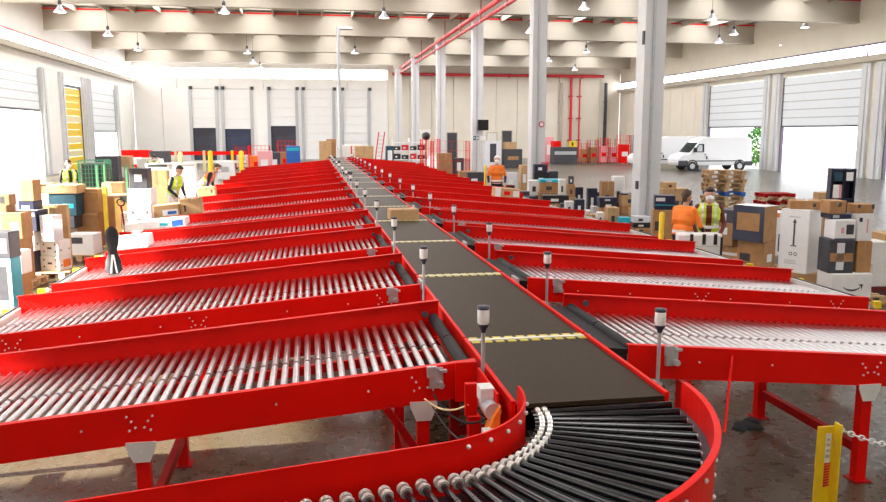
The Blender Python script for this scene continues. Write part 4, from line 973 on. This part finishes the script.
# stacks of empty pallets
def pal_stack(px, Y, ytop, ybot, n, mats, rz, what, z0=0.0):
    x = at(px, ytop, Y).x; z = z0
    for i in range(n):
        pallet('%s pallet, %s from the bottom in the %s' % ({'wood':'wooden','wood_pale':'pale wooden','blue':'blue','red_dark':'dark red'}[mats[i % len(mats)]], ORD[i], what), x+0.04*math.sin(i*2.3), Y, z, rz+3*math.sin(i*1.7), mats[i % len(mats)], what); z += 0.1445
z708 = at(724, 168, 24.5).z; n708 = int(z708/0.1445)
pal_stack(724, 24.5, 168, 203, n708, ['wood', 'wood', 'wood', 'wood', 'wood_pale', 'wood', 'blue', 'wood'], -10, 'tall stack behind the workers')
pal_stack(775, 27.0, 190, 200, int(at(775, 190, 27.0).z/0.1445), ['red_dark', 'wood_pale'], -6, 'low stack by the open door')

# pallet of brown and navy cartons right of the workers
ppal('wooden pallet under the brown and navy carton block', 745, 15.6, -58)
pbox('brown carton bottom left of the navy-banded block', 733, 15.9, 0.62, 0.5, 245, 'kraft', -60, ['tape', ('F', 0.2, 0.9, 0.45, 0.62, 'film', 'shipping_bag')])
pbox('brown carton bottom right of the navy-banded block', 757, 15.3, 0.60, 0.5, 240, 'kraft', -60, [('F', 0.1, 0.5, 0.2, 0.5, 'charcoal', 'printed_mark'), ('R', 0.3, 0.7, 0.2, 0.5, 'white')])
pbox('small brown carton on the left of the navy-banded block', 729, 15.9, 0.46, 0.42, 222, 'kraft_dark', -60, [('F', 0.3, 0.7, 0.5, 0.8, 'white')])
pbox('dark framed carton on the left top of the block', 730, 15.9, 0.44, 0.42, 209, 'charcoal', -60, [('F', 0.3, 0.6, 0.2, 0.7, 'white')])
pbox('large carton with navy bands on top of the block', 756, 15.3, 0.70, 0.55, 205, 'kraft', -60, [('F', 0.0, 1.0, 0.80, 1.0, 'navy', 'navy_band'), ('F', 0.0, 1.0, 0.0, 0.30, 'navy', 'navy_band'), ('F', 0.0, 0.12, 0.3, 0.8, 'navy', 'navy_band'), ('F', 0.86, 1.0, 0.3, 0.8, 'navy', 'navy_band'), ('T', 0, 1, 0, 1, 'film', 'wrap_film')])
pbox('white carton behind the gap beside the tall white carton', 775, 17.5, 0.50, 0.5, 211, 'white', -30, [('F', 0.2, 0.7, 0.88, 0.97, 'orange', 'printed_mark'), ('F', 0.1, 0.3, 0.1, 0.5, 'black', 'printed_mark'), ('F', 0.4, 0.6, 0.1, 0.5, 'black', 'printed_mark'), ('F', 0.7, 0.9, 0.1, 0.5, 'black', 'printed_mark')])
# the big right stack
ppal('wooden pallet under the white carton with the curved arrow mark', 846, 12.35, 0)
pbox('low brown carton under the tall white carton', 800, 12.90, 0.782, 0.570, 271, 'kraft_light', -10, [('F', 0.1, 0.4, 0.3, 0.7, 'kraft', 'printed_mark'), ('F', 0.8, 0.95, 0.1, 0.8, 'white')])
pbox('tall white carton printed with a long arrow', 802, 12.90, 0.534, 0.506, 208.5, 'white', -58, ['arrow'])
pbox('flat brown carton lying on the tall white carton', 805, 12.90, 0.534, 0.368, 200, 'kraft', -25, ['tape', ('F', 0.70, 0.80, 0.3, 0.7, 'charcoal', 'printed_mark')])
pbox('big white carton with a dark curved arrow mark', 844.5, 12.15, 0.718, 0.506, 271.5, 'white', -6, ['smile'])
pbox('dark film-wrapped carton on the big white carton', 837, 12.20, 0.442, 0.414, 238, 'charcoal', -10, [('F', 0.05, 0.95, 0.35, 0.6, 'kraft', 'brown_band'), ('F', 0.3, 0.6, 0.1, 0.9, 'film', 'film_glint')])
pbox('brown carton right of the film-wrapped one', 858.5, 12.20, 0.276, 0.414, 239.5, 'kraft', -6, ['tape'])
pbox('white carton with dark picture above the film-wrapped carton', 840.5, 12.20, 0.368, 0.368, 218.5, 'white', -8, [('F', 0.55, 0.9, 0.25, 0.75, 'charcoal', 'picture'), ('F', 0.3, 0.45, 0.3, 0.6, 'pink', 'picture'), ('F', 0.0, 1.0, 0.0, 0.05, 'navy', 'edge_band')])
pbox('white carton with small prints at the right of the stack', 860, 12.20, 0.276, 0.368, 212.5, 'white', -6, [('F', 0.1, 0.3, 0.7, 0.85, 'navy', 'printed_mark'), ('F', 0.6, 0.7, 0.3, 0.8, 'pink', 'printed_mark')])
pbox('brown carton with dark corners on the small-print white carton', 860.5, 12.20, 0.294, 0.350, 203.5, 'kraft', -6, [('F', 0.0, 0.15, 0.6, 1.0, 'charcoal', 'corner_tape'), ('F', 0.85, 1.0, 0.5, 1.0, 'charcoal', 'corner_tape')])
pbox('navy flat carton over the white picture carton', 836, 12.30, 0.368, 0.368, 213, 'navy', -8, [('F', 0.1, 0.4, 0.2, 0.8, 'grey_metal', 'printed_mark')], minh=0.05)
pbox('brown carton with dark mark topping the navy flat carton', 833.5, 12.30, 0.294, 0.331, 200, 'kraft', -8, ['tape', ('F', 0.5, 0.7, 0.55, 0.85, 'charcoal', 'printed_mark')])
# tall dark kiosk cabinet
c = at(840, 200, 17.0); zt = at(840, 168.5, 17.0).z
t = thing('kiosk_cabinet', 'tall dark blue open cabinet with white notices behind the right stack', 'cabinet', (c.x, 17.0, 0), R(-25))
MB().box(-0.27, 0.20, 0.0, 0.27, 0.24, zt).build('back_board', 'navy', t)
for q in (-0.27, 0.23, 0.0): MB().box(q, -0.2, 0, q+0.04, 0.2, zt).build('side_board', 'navy', t)
for z in (0.05, 0.7, 1.3, zt-0.75, zt-0.06): MB().box(-0.23, -0.19, z, 0.23, 0.2, z+0.05).build('shelf', 'navy', t)
MB().box(-0.21, -0.205, zt-0.70, -0.02, -0.19, zt-0.38).build('notice', 'pink', t); MB().box(-0.21, -0.21, zt-0.70, -0.08, -0.2, zt-0.38).build('notice', 'white', t)
MB().box(0.06, -0.205, zt-0.28, 0.21, -0.19, zt-0.08).build('notice', 'white', t); MB().box(-0.21, -0.205, zt-0.30, -0.02, -0.19, zt-0.08).build('screen', 'teal_dark', t)
pbox('small brown carton left of the dark cabinet', 823, 18.5, 0.35, 0.35, 192, 'kraft_light', -10, ['tape'])
pbox('dark brown crate at the right edge', 884, 12.7, 0.85, 0.5, 284, 'maroon', -4, [('F', 0.0, 1.0, 0.4, 0.5, 'charcoal', 'slat_gap')], name='crate', cat='crate')
pbox('white carton with red print at the right edge', 884, 12.7, 0.75, 0.45, 262, 'white', -4, [('F', 0.40, 0.75, 0.02, 0.95, 'red', 'red_print'), ('F', 0.44, 0.5, 0.3, 0.6, 'white', 'white_print', 0.006)])
pbox('plain white carton on the red-printed one at the right edge', 884, 12.7, 0.78, 0.45, 240, 'white', -4, [('F', 0.6, 0.9, 0.7, 0.85, 'grey_metal', 'printed_mark')])
pbox('narrow brown carton on top at the right edge', 888, 12.8, 0.4, 0.4, 232, 'kraft_light', -4, ['tape'])

# ---------------------------------------------------------------- far right background
t = thing('van', 'white high-roof delivery van parked inside by the right doors', 'van', (at(709, 165, 58).x, 58, 0))
def make_van(t):
    prof = [(-3.05,0.42),(-3.12,0.75),(-3.02,1.08),(-2.75,1.22),(-2.15,1.38),(-1.55,2.10),(-1.15,2.48),(-0.6,2.62),(2.9,2.64),(3.08,2.5),(3.12,0.60),(3.05,0.42)]
    bm = bmesh.new()
    vs0 = [bm.verts.new((x, -1.0, z)) for x, z in prof]; vs1 = [bm.verts.new((x, 1.0, z)) for x, z in prof]
    n = len(prof); bm.faces.new(vs0); bm.faces.new(vs1[::-1])
    for i in range(n): bm.faces.new((vs0[i], vs1[i], vs1[(i+1) % n], vs0[(i+1) % n]))
    bmesh.ops.recalc_face_normals(bm, faces=bm.faces)
    for v in bm.verts:
        if v.co.z > 1.3: v.co.y *= 1-0.09*(v.co.z-1.3)
    bmesh.ops.bevel(bm, geom=bm.edges[:], offset=0.07, segments=2, affect='EDGES')
    me = bpy.data.meshes.new('body'); bm.to_mesh(me); bm.free(); me.materials.append(M('vanwhite')); obj('body', me, t)
    yb = -1.0
    def sidep(name, poly, m, off=0.015, y=None):
        y0 = -1.0+0.09*0.5
        return MB().add([(x, -(1-0.09*max(0, z-1.3))-off, z) for x, z in poly]+[(x, -(1-0.09*max(0, z-1.3))+0.05, z) for x, z in poly],
                 [tuple(range(len(poly)))]+[tuple(range(2*len(poly)-1, len(poly)-1, -1))]+[(i, (i+1) % len(poly), len(poly)+(i+1) % len(poly), len(poly)+i) for i in range(len(poly))]).build(name, m, t)
    sidep('door_window', [(-1.95,1.45),(-1.0,1.45),(-1.0,2.08),(-1.42,2.08)], 'glass_dark')
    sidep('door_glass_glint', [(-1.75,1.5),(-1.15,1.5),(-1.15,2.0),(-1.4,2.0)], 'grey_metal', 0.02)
    sidep('sill_trim', [(-1.7,0.72),(2.2,0.72),(2.2,0.80),(-1.7,0.80)], 'charcoal')
    sidep('front_bumper', [(-3.1,0.40),(-2.35,0.40),(-2.35,0.80),(-3.1,0.80)], 'charcoal', 0.02)
    sidep('rear_bumper', [(2.45,0.38),(3.14,0.38),(3.14,0.72),(2.45,0.72)], 'charcoal', 0.02)
    sidep('door_handle', [(-0.98,1.25),(-0.82,1.25),(-0.82,1.31),(-0.98,1.31)], 'charcoal', 0.03)
    sidep('door_lock', [(-0.82,0.9),(-0.72,0.9),(-0.72,1.15),(-0.82,1.15)], 'charcoal', 0.02)
    sidep('headlight', [(-3.02,0.95),(-2.6,1.0),(-2.55,1.2),(-2.9,1.12)], 'film', 0.02)
    MB().hexa([(-2.16,-0.85,1.40),(-2.16,0.85,1.40),(-1.50,0.80,2.14),(-1.50,-0.80,2.14),(-2.20,-0.85,1.42),(-2.20,0.85,1.42),(-1.55,0.80,2.18),(-1.55,-0.80,2.18)]).build('windscreen', 'glass_dark', t)
    MB().box(-1.95,-1.32,1.48,-1.75,-1.08,1.80).build('wing_mirror', 'black', t)
    for x in (-1.95, 2.05):
        for s in (-1, 1):
            w_ = MB().cyl((x, s*0.80, 0.36), (x, s*1.03, 0.36), 0.36, n=22).build('wheel', 'tyre', t)
            MB().cyl((x, s*1.02, 0.36), (x, s*1.045, 0.36), 0.21, n=16).build('hub_cap', 'grey_metal', w_)
            if s < 0: MB().torus((x, s*1.0, 0.40), (0,1,0), 0.42, 0.05, 18, 5).build('wheel_arch', 'black', t)
make_van(t)
v2 = copy_tree(t); v2.location = (t.location.x-1.9, 61.6, 0); v2['label'] = 'second white van mostly hidden behind the parked van'
# greenery outside the door
x = XR+6
t = thing('shrub', 'green shrub outside the open door behind the van', 'shrub', (x, atx(757, 145, x).y, -0.21))
lf = MB()
for i in range(420):
    a, b = random.uniform(0, 6.28), random.uniform(-1, 1); r = random.uniform(0.7, 1.0)
    p = Vector((1.1*r*math.cos(a)*math.sqrt(1-b*b), 1.1*r*math.sin(a)*math.sqrt(1-b*b), 1.9+1.7*r*b)); q = Vector((random.uniform(-1,1), random.uniform(-1,1), random.uniform(-1,1))).normalized()*0.22; u = q.cross(Vector((0.3,0.5,0.8))).normalized()*0.12
    lf.add([p-q, p+u, p+q, p-u], [(0,1,2,3)])
o = lf.build('foliage', 'leaf', t); o['kind'] = 'stuff'
MB().cyl((0,0,0), (0,0,2.2), 0.09, 0.04, n=7).build('stem', 'wood', t)

# red carts and racks by the far right wall
def cart(label, px, Y, w_, yt, m, load, lm):
    c = at(px, yt, Y); h = c.z
    cage(label, c.x, Y, w_, 0.9, h, m, 4, 5, 0, 'stock_cart', sides='FLR')
    carton(load, c.x, Y, 0.161, w_-0.16, 0.7, h*0.62, 0, lm, [('F', 0.15, 0.85, 0.35, 0.6, 'red' if lm != 'red' else 'white', 'printed_mark')], 'load', 'load', reg=False)
cart('red cart farthest left in the far right row', 584, 73, 0.8, 143, 'red', 'tan load in the far-left red cart', 'kraft_light')
cart('red cart second in the far right row', 593, 72, 0.8, 140, 'red_dark', 'reddish load in the second red cart', 'kraft_dark')
cart('red cart third in the far right row', 603, 71.5, 0.8, 138, 'red', 'pinkish load in the third red cart', 'pink')
cart('red cart fourth in the far right row', 613, 71, 0.8, 139, 'red_dark', 'pink load in the fourth red cart', 'pink')
cart('red cart with bright red load next to the first column', 624, 70, 1.0, 135, 'red', 'bright red load in the cart next to the first column', 'red')
cart('blue-grey cart at the right end of the far row', 635, 70, 0.7, 135, 'teal_dark', 'grey load in the blue-grey cart', 'film')
pbox('long grey machine at the left of the far right carts', 564, 72, 2.4, 1.0, 147, 'charcoal', 0, [('F', 0.05, 0.95, 0.55, 0.75, 'grey_metal', 'panel')], name='machine', cat='machine')
pbox('small yellow and black item box on the grey machine', 573, 72, 0.6, 0.6, 141, 'yellow', 0, [('F', 0.1, 0.4, 0.2, 0.8, 'black', 'printed_mark')])
pbox('red crate near the left end of the grey machine', 556, 74, 0.8, 0.8, 141, 'red', 0, [('F', 0.2, 0.8, 0.3, 0.5, 'white', 'printed_mark')], name='crate', cat='crate')
pbox('red and white sign box right of the second column', 549, 76, 0.9, 0.5, 137, 'pink', 0, [('F', 0.2, 0.8, 0.3, 0.7, 'white', 'printed_mark')])
# rack with dark goods
c = at(409, 150, 58)
t = thing('storage_rack', 'white shelving rack full of black goods right of the far belt end', 'rack', (c.x, 58, 0)); hw = 1.25; zt = at(409, 138, 58).z
for sx in (-1, 0, 1): MB().box(sx*hw-0.04, -0.3, 0, sx*hw+0.04, 0.3, zt).build('upright', 'white', t)
for z in (0.25, 0.95, 1.6, 2.2): MB().box(-hw, -0.3, z, hw, 0.3, z+0.06).build('shelf', 'white', t)
for j, z in enumerate((0.31, 1.01, 1.66)):
    for i in range(4):
        xx = -hw+0.35+i*0.6
        carton('%s on the %s shelf of the white rack, %s from the left' % (('black parcel', 'dark red parcel')[1 if (i+j) % 5 == 3 else 0], ('bottom', 'middle', 'upper')[j], ORD[i]), c.x+xx, 58, z+0.001, 0.48, 0.45, 0.30+0.1*((i+j) % 2), 0, 'pipe_red' if (i+j) % 5 == 3 else 'black', [('F', 0.2, 0.5, 0.3, 0.6, 'white', 'printed_mark')], 'parcel', 'parcel', 'parcels on the white rack', False)
pbox('grey terminal cabinet left of the white rack', 389.5, 56, 0.55, 0.5, 146, 'teal_dark', 0, [('F', 0.2, 0.8, 0.5, 0.85, 'white', 'notice')], name='cabinet', cat='cabinet')
t = thing('ladder', 'leaning red ladder near the back wall behind the terminal cabinet', 'ladder', (at(377, 150, 66).x, 66, 0))
for q in (-0.25, 0.25): MB().bar((q, 0, 0), (q+0.5, 0.9, 3.0), 0.07, 0.1).build('stile', 'pipe_red', t)
for i in range(1, 9): MB().bar((-0.25+0.055*i, 0.1*i, 0.333*i), (0.25+0.055*i, 0.1*i, 0.333*i), 0.05, 0.05).build('rung', 'grey_metal', t)
for px, Y, w_, yt, lab in ((430, 50, 1.1, 139, 'tall red wire pen left of the monitor column'), (450, 47, 2.2, 141, 'wide red wire pen beside the monitor column')):
    c = at(px, yt, Y); cage(lab, c.x, Y, w_, 1.2, c.z, 'red', 6, 4, 0, 'wire_pen', sides='FLR')
pbox('brown carton inside the wide red pen', 444.5, 47, 0.8, 0.7, 153, 'kraft_dark', 0, ['tape'], z0=0.161)
pbox('dark bin with white notice inside the wide red pen', 458, 47, 0.6, 0.6, 158, 'charcoal', 0, [('F', 0.3, 0.7, 0.4, 0.8, 'white', 'notice')], z0=0.161, name='bin', cat='bin')
t = thing('white_sack', 'white slumped sack leaning before the red pens', 'sack', (at(432, 165, 52.4).x, 52.4, 0))
MB().lathe([(0.25,0),(0.55,0.12),(0.58,0.5),(0.42,1.0),(0.2,1.35),(0.1,1.5),(0.14,1.58)], n=12).build('sack_body', 'white', t)
MB().torus((0,0,1.48), (0,0,1), 0.11, 0.03).build('tie', 'grey_metal', t)
t = thing('ball_lamp', 'black round warning beacon on a white box above the red pen', 'lamp', (at(426, 135, 50.9).x, 50.9, 0)); zz = at(426, 136, 50.9).z
MB().cyl((0,0,0), (0,0,zz-0.25), 0.05, n=8).build('mast', 'red', t); MB().ell((0,0,zz), (0.28,0.28,0.28), 12, 8).build('globe', 'black', t); MB().box(-0.35,-0.1,zz+0.2,0.35,0.1,zz+0.42).build('hood', 'white', t)
pbox('pale stacked stools by the back wall under the notice board', 492, 66, 1.4, 0.9, 141, 'film', 0, [('F', 0.3, 0.7, 0.2, 0.9, 'charcoal', 'printed_mark')], name='stool_stack', cat='stools')
pbox('tan cartons on a low cart by the personnel door', 512, 66, 1.6, 0.9, 149, 'charcoal', 0, [('F', 0.2, 0.8, 0.4, 0.6, 'kraft', 'printed_mark')], name='low_cart', cat='cart')
pbox('tan carton on the low cart by the personnel door', 510, 66, 1.0, 0.8, 142, 'kraft_light', 0, ['tape'])
for px, Y, w_, yt, m, lab in ((508, 34, 0.5, 185, 'maroon', 'dark red box right of the far worker'), (511, 36, 0.5, 172, 'film', 'pale bag box right of the far worker'), (475, 38, 0.8, 172, 'charcoal', 'black carton at the far right chute ends'), (467, 40, 0.9, 171, 'kraft', 'brown carton at the far right chute ends'), (524, 37, 0.4, 165, 'kraft_light', 'tan roll carton left of the second column'), (522, 30.5, 0.5, 191, 'charcoal', 'black machine box by the chute with the red-printed carton')):
    pbox(lab, px, Y, w_, 0.5, yt, m, 0, [('F', 0.2, 0.6, 0.4, 0.7, 'white', 'printed_mark')])

# ---------------------------------------------------------------- people
def capsule(mb, p0, p1, r0, r1, n=10):
    p0, p1 = Vector(p0), Vector(p1); d = (p1-p0); L = d.length or 1e-4; d = d/L if L > 1e-4 else Vector((0,0,1))
    u = Vector((0,0,1)) if abs(d.z) < 0.9 else Vector((1,0,0)); a = d.cross(u).normalized(); b = d.cross(a)
    rings = [(p0-d*r0*math.cos(t), r0*math.sin(t)) for t in (0.35, 0.8, 1.2)] + [(p0, r0), (p1, r1)] + [(p1+d*r1*math.cos(t), r1*math.sin(t)) for t in (1.2, 0.8, 0.35)]
    vs = []
    for c, r in rings:
        for i in range(n): t = 2*math.pi*i/n; vs.append(c+a*math.cos(t)*r+b*math.sin(t)*r)
    m = len(rings); fs = [(k*n+i, (k+1)*n+i, (k+1)*n+(i+1) % n, k*n+(i+1) % n) for k in range(m-1) for i in range(n)]
    fs += [tuple(range(n)), tuple(range(m*n-1, (m-1)*n-1, -1))]
    mb.add(vs, fs)
def remesh(mb, vox, smooth=3):
    me = mb.mesh('tmp', 'skin'); o = bpy.data.objects.new('tmp', me); COL.objects.link(o)
    md = o.modifiers.new('r', 'REMESH'); md.mode = 'VOXEL'; md.voxel_size = vox
    dg = bpy.context.evaluated_depsgraph_get(); out = bpy.data.meshes.new_from_object(o.evaluated_get(dg))
    bpy.data.objects.remove(o); bpy.data.meshes.remove(me)
    bm = bmesh.new(); bm.from_mesh(out)
    for _ in range(smooth): bmesh.ops.smooth_vert(bm, verts=bm.verts, factor=0.5, use_axis_x=True, use_axis_y=True, use_axis_z=True)
    bm.to_mesh(out); bm.free(); out.materials.clear(); return out
def rotx(p, ang, piv):
    p = Vector(p)-Vector(piv); c, s_ = math.cos(ang), math.sin(ang)
    return Vector((p.x, p.y*c-p.z*s_, p.y*s_+p.z*c))+Vector(piv)
def person(label, x, y, z0, face, bend=0.0, elb=None, wri=None, top='navy_cloth', sleeve='navy_cloth', legs='navy_cloth', hair='hair', vest=None, mask=True, look=0.0, cap=None, band=None, scale=1.0, fore=None, stripes=True):
    """built facing local -y; bend tips the trunk forward; elb/wri: (right, left) joint positions before bending, right = +x"""
    PIV = (0, 0, 0.95); B = R(bend)
    T = lambda p: rotx(p, B, PIV)
    elb = elb or ((0.27, 0.02, 1.14), (-0.27, 0.02, 1.14)); wri = wri or ((0.25, -0.16, 0.95), (-0.25, -0.16, 0.95))
    SEG = []   # p0, p1, r0, r1, material
    def S(a, b, r0, r1, m): SEG.append((Vector(a), Vector(b), r0, r1, m))
    for s in (-1, 1):
        S((s*0.09,0,0.93), (s*0.10,-0.03,0.50), 0.092, 0.062, legs); S((s*0.10,-0.03,0.50), (s*0.10,0.02,0.09), 0.062, 0.042, legs)
        S((s*0.10,0.03,0.045), (s*0.115,-0.15,0.035), 0.045, 0.034, 'black')
    S((-0.06,0,0.95), (0.06,0,0.95), 0.125, 0.125, legs)
    S(T((-0.05,0,1.06)), T((0.05,0,1.06)), 0.125, 0.125, top); S(T((-0.07,0.0,1.25)), T((0.07,0.0,1.25)), 0.128, 0.128, top)
    S(T((-0.10,0.005,1.36)), T((0.10,0.005,1.36)), 0.105, 0.105, top); S(T((-0.165,0.01,1.425)), T((0.165,0.01,1.425)), 0.062, 0.062, top)
    S(T((0,0.01,1.42)), T((0,0.0,1.54)), 0.058, 0.052, 'skin')
    for i, s in enumerate((1, -1)):
        e, w_ = T(elb[i]), T(wri[i]); sh = T((s*0.185,0.01,1.42))
        S(sh, e, 0.060, 0.046, sleeve); S(e, w_, 0.045, 0.032, fore or sleeve)
        d = (w_-e).normalized(); side = d.cross(Vector((0,0,1))).normalized() if abs(d.z) < 0.95 else Vector((1,0,0))
        pl = w_+d*0.05; S(w_, pl+d*0.03, 0.028, 0.030, 'skin')
        for f, (o_, L) in enumerate(((-0.033,0.062), (-0.011,0.075), (0.011,0.070), (0.033,0.055))):
            k1 = pl+side*o_+d*0.04; k2 = k1+d*L*0.5; k3 = k2+d*L*0.35-Vector((0,0,0.02)); S(k1, k2, 0.0105, 0.0095, 'skin'); S(k2, k3, 0.0095, 0.008, 'skin')
        S(w_+d*0.03, w_+d*0.07+side*(0.06*s)-Vector((0,0,0.01)), 0.013, 0.010, 'skin')
    hc = T((0,-0.015,1.645)); LK = R(look)+B*0.6
    H = lambda p: rotx(Vector(p)+hc, LK, hc)
    S(H((0,0.015,0.02)), H((0,0.01,0.035)), 0.094, 0.088, 'skin'); S(H((0,-0.02,-0.05)), H((0,-0.035,-0.07)), 0.064, 0.050, 'skin')
    S(H((0,-0.085,0.01)), H((0,-0.108,-0.025)), 0.012, 0.017, 'skin')
    for s in (-1, 1): S(H((s*0.088,0.01,0.02)), H((s*0.092,0.012,-0.02)), 0.018, 0.014, 'skin')
    mb = MB()
    for a, b, r0, r1, m in SEG: capsule(mb, a, b, r0, r1)
    me = remesh(mb, 0.0125, 2)
    names = []
    for sg in SEG:
        if sg[4] not in names: names.append(sg[4])
    for nme in names: me.materials.append(M(nme))
    nf = len(me.polygons); C = np.empty(nf*3); me.polygons.foreach_get('center', C); C = C.reshape(-1, 3)
    best = np.full(nf, 1e9); idx = np.zeros(nf, int)
    for a, b, r0, r1, m in SEG:
        A, Bv = np.array(a), np.array(b); d = Bv-A; t_ = np.clip(((C-A)@d)/max(1e-8, d@d), 0, 1)
        ds = np.linalg.norm(C-(A+t_[:, None]*d), axis=1)-(r0+(r1-r0)*t_)
        k = ds < best; best[k] = ds[k]; idx[k] = names.index(m)
    me.polygons.foreach_set('material_index', idx.astype(np.int32)); me.polygons.foreach_set('use_smooth', np.ones(nf, bool)); me.update()
    t = thing('person', label, 'person', (x, y, z0), R(face)); t.scale = (scale,)*3
    obj('body', me, t)
    # hair (or cap)
    hb = MB(); capsule(hb, H((0,0.035,0.045)), H((0,0.03,0.055)), 0.092, 0.092); capsule(hb, H((0,0.075,0.0)), H((0,0.07,-0.05)), 0.055, 0.045); capsule(hb, H((-0.03,-0.045,0.10)), H((0.03,-0.045,0.10)), 0.030, 0.030)
    hm = remesh(hb, 0.014, 2); hm.materials.append(M(cap or hair)); hm.polygons.foreach_set('use_smooth', np.ones(len(hm.polygons), bool)); obj('cap' if cap else 'hair', hm, t)
    if mask:
        kb = MB(); capsule(kb, H((-0.025,-0.07,-0.035)), H((0.025,-0.07,-0.035)), 0.050, 0.050); capsule(kb, H((0,-0.085,-0.015)), H((0,-0.065,-0.08)), 0.038, 0.036)
        km = remesh(kb, 0.012, 2); km.materials.append(M('white')); km.polygons.foreach_set('use_smooth', np.ones(len(km.polygons), bool)); obj('face_mask', km, t)
    for s in (-1, 1):
        p = H((s*0.034,-0.083,0.022)); MB().ell(tuple(p), (0.011,0.008,0.008), 8, 6).build('eye', 'black', t)
    if vest:
        vb = MB()
        for a, b, r in (((-0.05,0,0.99),(0.05,0,0.99),0.143), ((-0.05,0,1.06),(0.05,0,1.06),0.143), ((-0.07,0,1.25),(0.07,0,1.25),0.146), ((-0.10,0.005,1.35),(0.10,0.005,1.35),0.124), ((-0.12,0.01,1.42),(0.12,0.01,1.42),0.080)): capsule(vb, T(a), T(b), r, r)
        vm = remesh(vb, 0.014, 2); vm.materials.append(M(vest[0])); vm.materials.append(M(vest[1])); vm.materials.append(M('reflective'))
        nf = len(vm.polygons); C = np.empty(nf*3); vm.polygons.foreach_get('center', C); C = C.reshape(-1, 3)
        mi = np.zeros(nf, np.int32)
        Cz = np.array([tuple(rotx(c_, -B, PIV)) for c_ in C])
        if stripes: mi[(Cz[:, 1] < -0.05) & (np.abs(Cz[:, 0]) < 0.055) & (Cz[:, 2] > 0.9)] = 1
        bands = ((1.06, 1.11), (0.96, 1.0)) if not band else band
        for lo, hi in bands: mi[(Cz[:, 2] > lo) & (Cz[:, 2] < hi)] = 2
        if not stripes: mi[(mi == 0) & (Cz[:, 2] < 0.97)] = 1
        if stripes: mi[(mi == 0) & (np.abs(np.abs(Cz[:, 0])-0.115) < 0.022) & (Cz[:, 2] > 1.11)] = 2
        vm.polygons.foreach_set('material_index', mi); vm.polygons.foreach_set('use_smooth', np.ones(nf, bool)); obj('vest', vm, t)
    return t
def px_person(label, px, Y, ytop, face, **k):
    c = at(px, ytop, Y); return person(label, c.x, Y, 0.0, face, **k)
px_person('worker in yellow vest and dark clothes standing far left behind the cartons', 68, 29.0, 160, 35, scale=1.15, top='black_cloth', sleeve='black_cloth', legs='navy_cloth', vest=('hivis', 'black_cloth'), look=10)
px_person('worker in yellow vest with dark sleeves bending over a left chute', 171, 25.2, 165, 60, scale=1.15, bend=22, top='white', sleeve='navy_cloth', legs='white', vest=('hivis', 'hivis'), look=15, mask=False, elb=((0.27,-0.05,1.14), (-0.27,-0.05,1.14)), wri=((0.16,-0.28,1.02), (-0.16,-0.28,1.02)))
px_person('worker in orange vest leaning forward over a left chute', 201, 28.15, 165, 80, scale=1.2, bend=42, top='navy_cloth', sleeve='navy_cloth', legs='navy_cloth', vest=('orange', 'orange'), hair='hair_brown', elb=((0.26,-0.12,1.16), (-0.26,-0.12,1.16)), wri=((0.18,-0.33,1.05), (-0.18,-0.33,1.05)))
px_person('worker in yellow-green top far behind the pale carton', 152, 38, 155, 20, scale=1.2, bend=35, top='hivis', sleeve='black_cloth', vest=('hivis', 'hivis'))
px_person('worker in orange jacket, navy trousers and white cap standing behind the right chutes', 497, 28.35, 160, -12, scale=1.2, top='orange', sleeve='orange', legs='navy_cloth', vest=('orange', 'navy_cloth'), fore='navy_cloth', stripes=False, cap='white', band=((0.92, 0.95), (0.99, 1.04)))
px_person('worker in orange jacket seen from behind beside the yellow bollard', 684, 13.85, 190, 120, scale=1.08, bend=8, top='orange', sleeve='orange', legs='navy_cloth', hair='hair_brown', vest=('orange', 'navy_cloth'), fore='navy_cloth', stripes=False, mask=False, band=((0.90, 0.925), (1.0, 1.05)), elb=((0.26,-0.10,1.16), (-0.28,-0.10,1.16)), wri=((0.2,-0.34,1.08), (-0.2,-0.34,1.08)))
px_person('masked worker in yellow vest and maroon shirt holding the white case', 710, 14.12, 185, -25, scale=1.09, bend=4, top='maroon', sleeve='maroon', legs='navy_cloth', vest=('hivis', 'maroon'), look=10, elb=((0.27,-0.04,1.13), (-0.27,-0.04,1.13)), wri=((0.2,-0.30,1.0), (-0.2,-0.30,1.0)))
# white case with dark clasps standing behind a right chute
Yc = 13.40; c = at(698, 248, Yc); zc_ = at(698, 264, Yc).z
carton('brown carton under the white case', c.x, Yc, 0, 0.7, 0.3, zc_-0.002, -8, 'kraft', ['tape'], reg=False)
t = thing('white_case', 'white hard case with three dark clasps in front of the masked worker', 'case', (c.x, Yc, zc_), R(-10))
h = at(698, 233, Yc).z-zc_
wc = 0.80; me = bev_box(wc, 0.26, h, 0.03); me.materials.append(M('white')); obj('shell', me, t)
for u in (-0.17, 0.06, 0.27): MB().box(u-0.03, -0.145, h*0.66, u+0.03, -0.128, h*0.99).build('clasp', 'black', t)
MB().box(-wc/2, -0.136, h*0.60, wc/2, -0.129, h*0.612).build('seam', 'grey_metal', t); MB().box(wc/2-0.035, -0.136, 0.02, wc/2+0.006, 0.136, h*0.9).build('edge_guard', 'black', t)
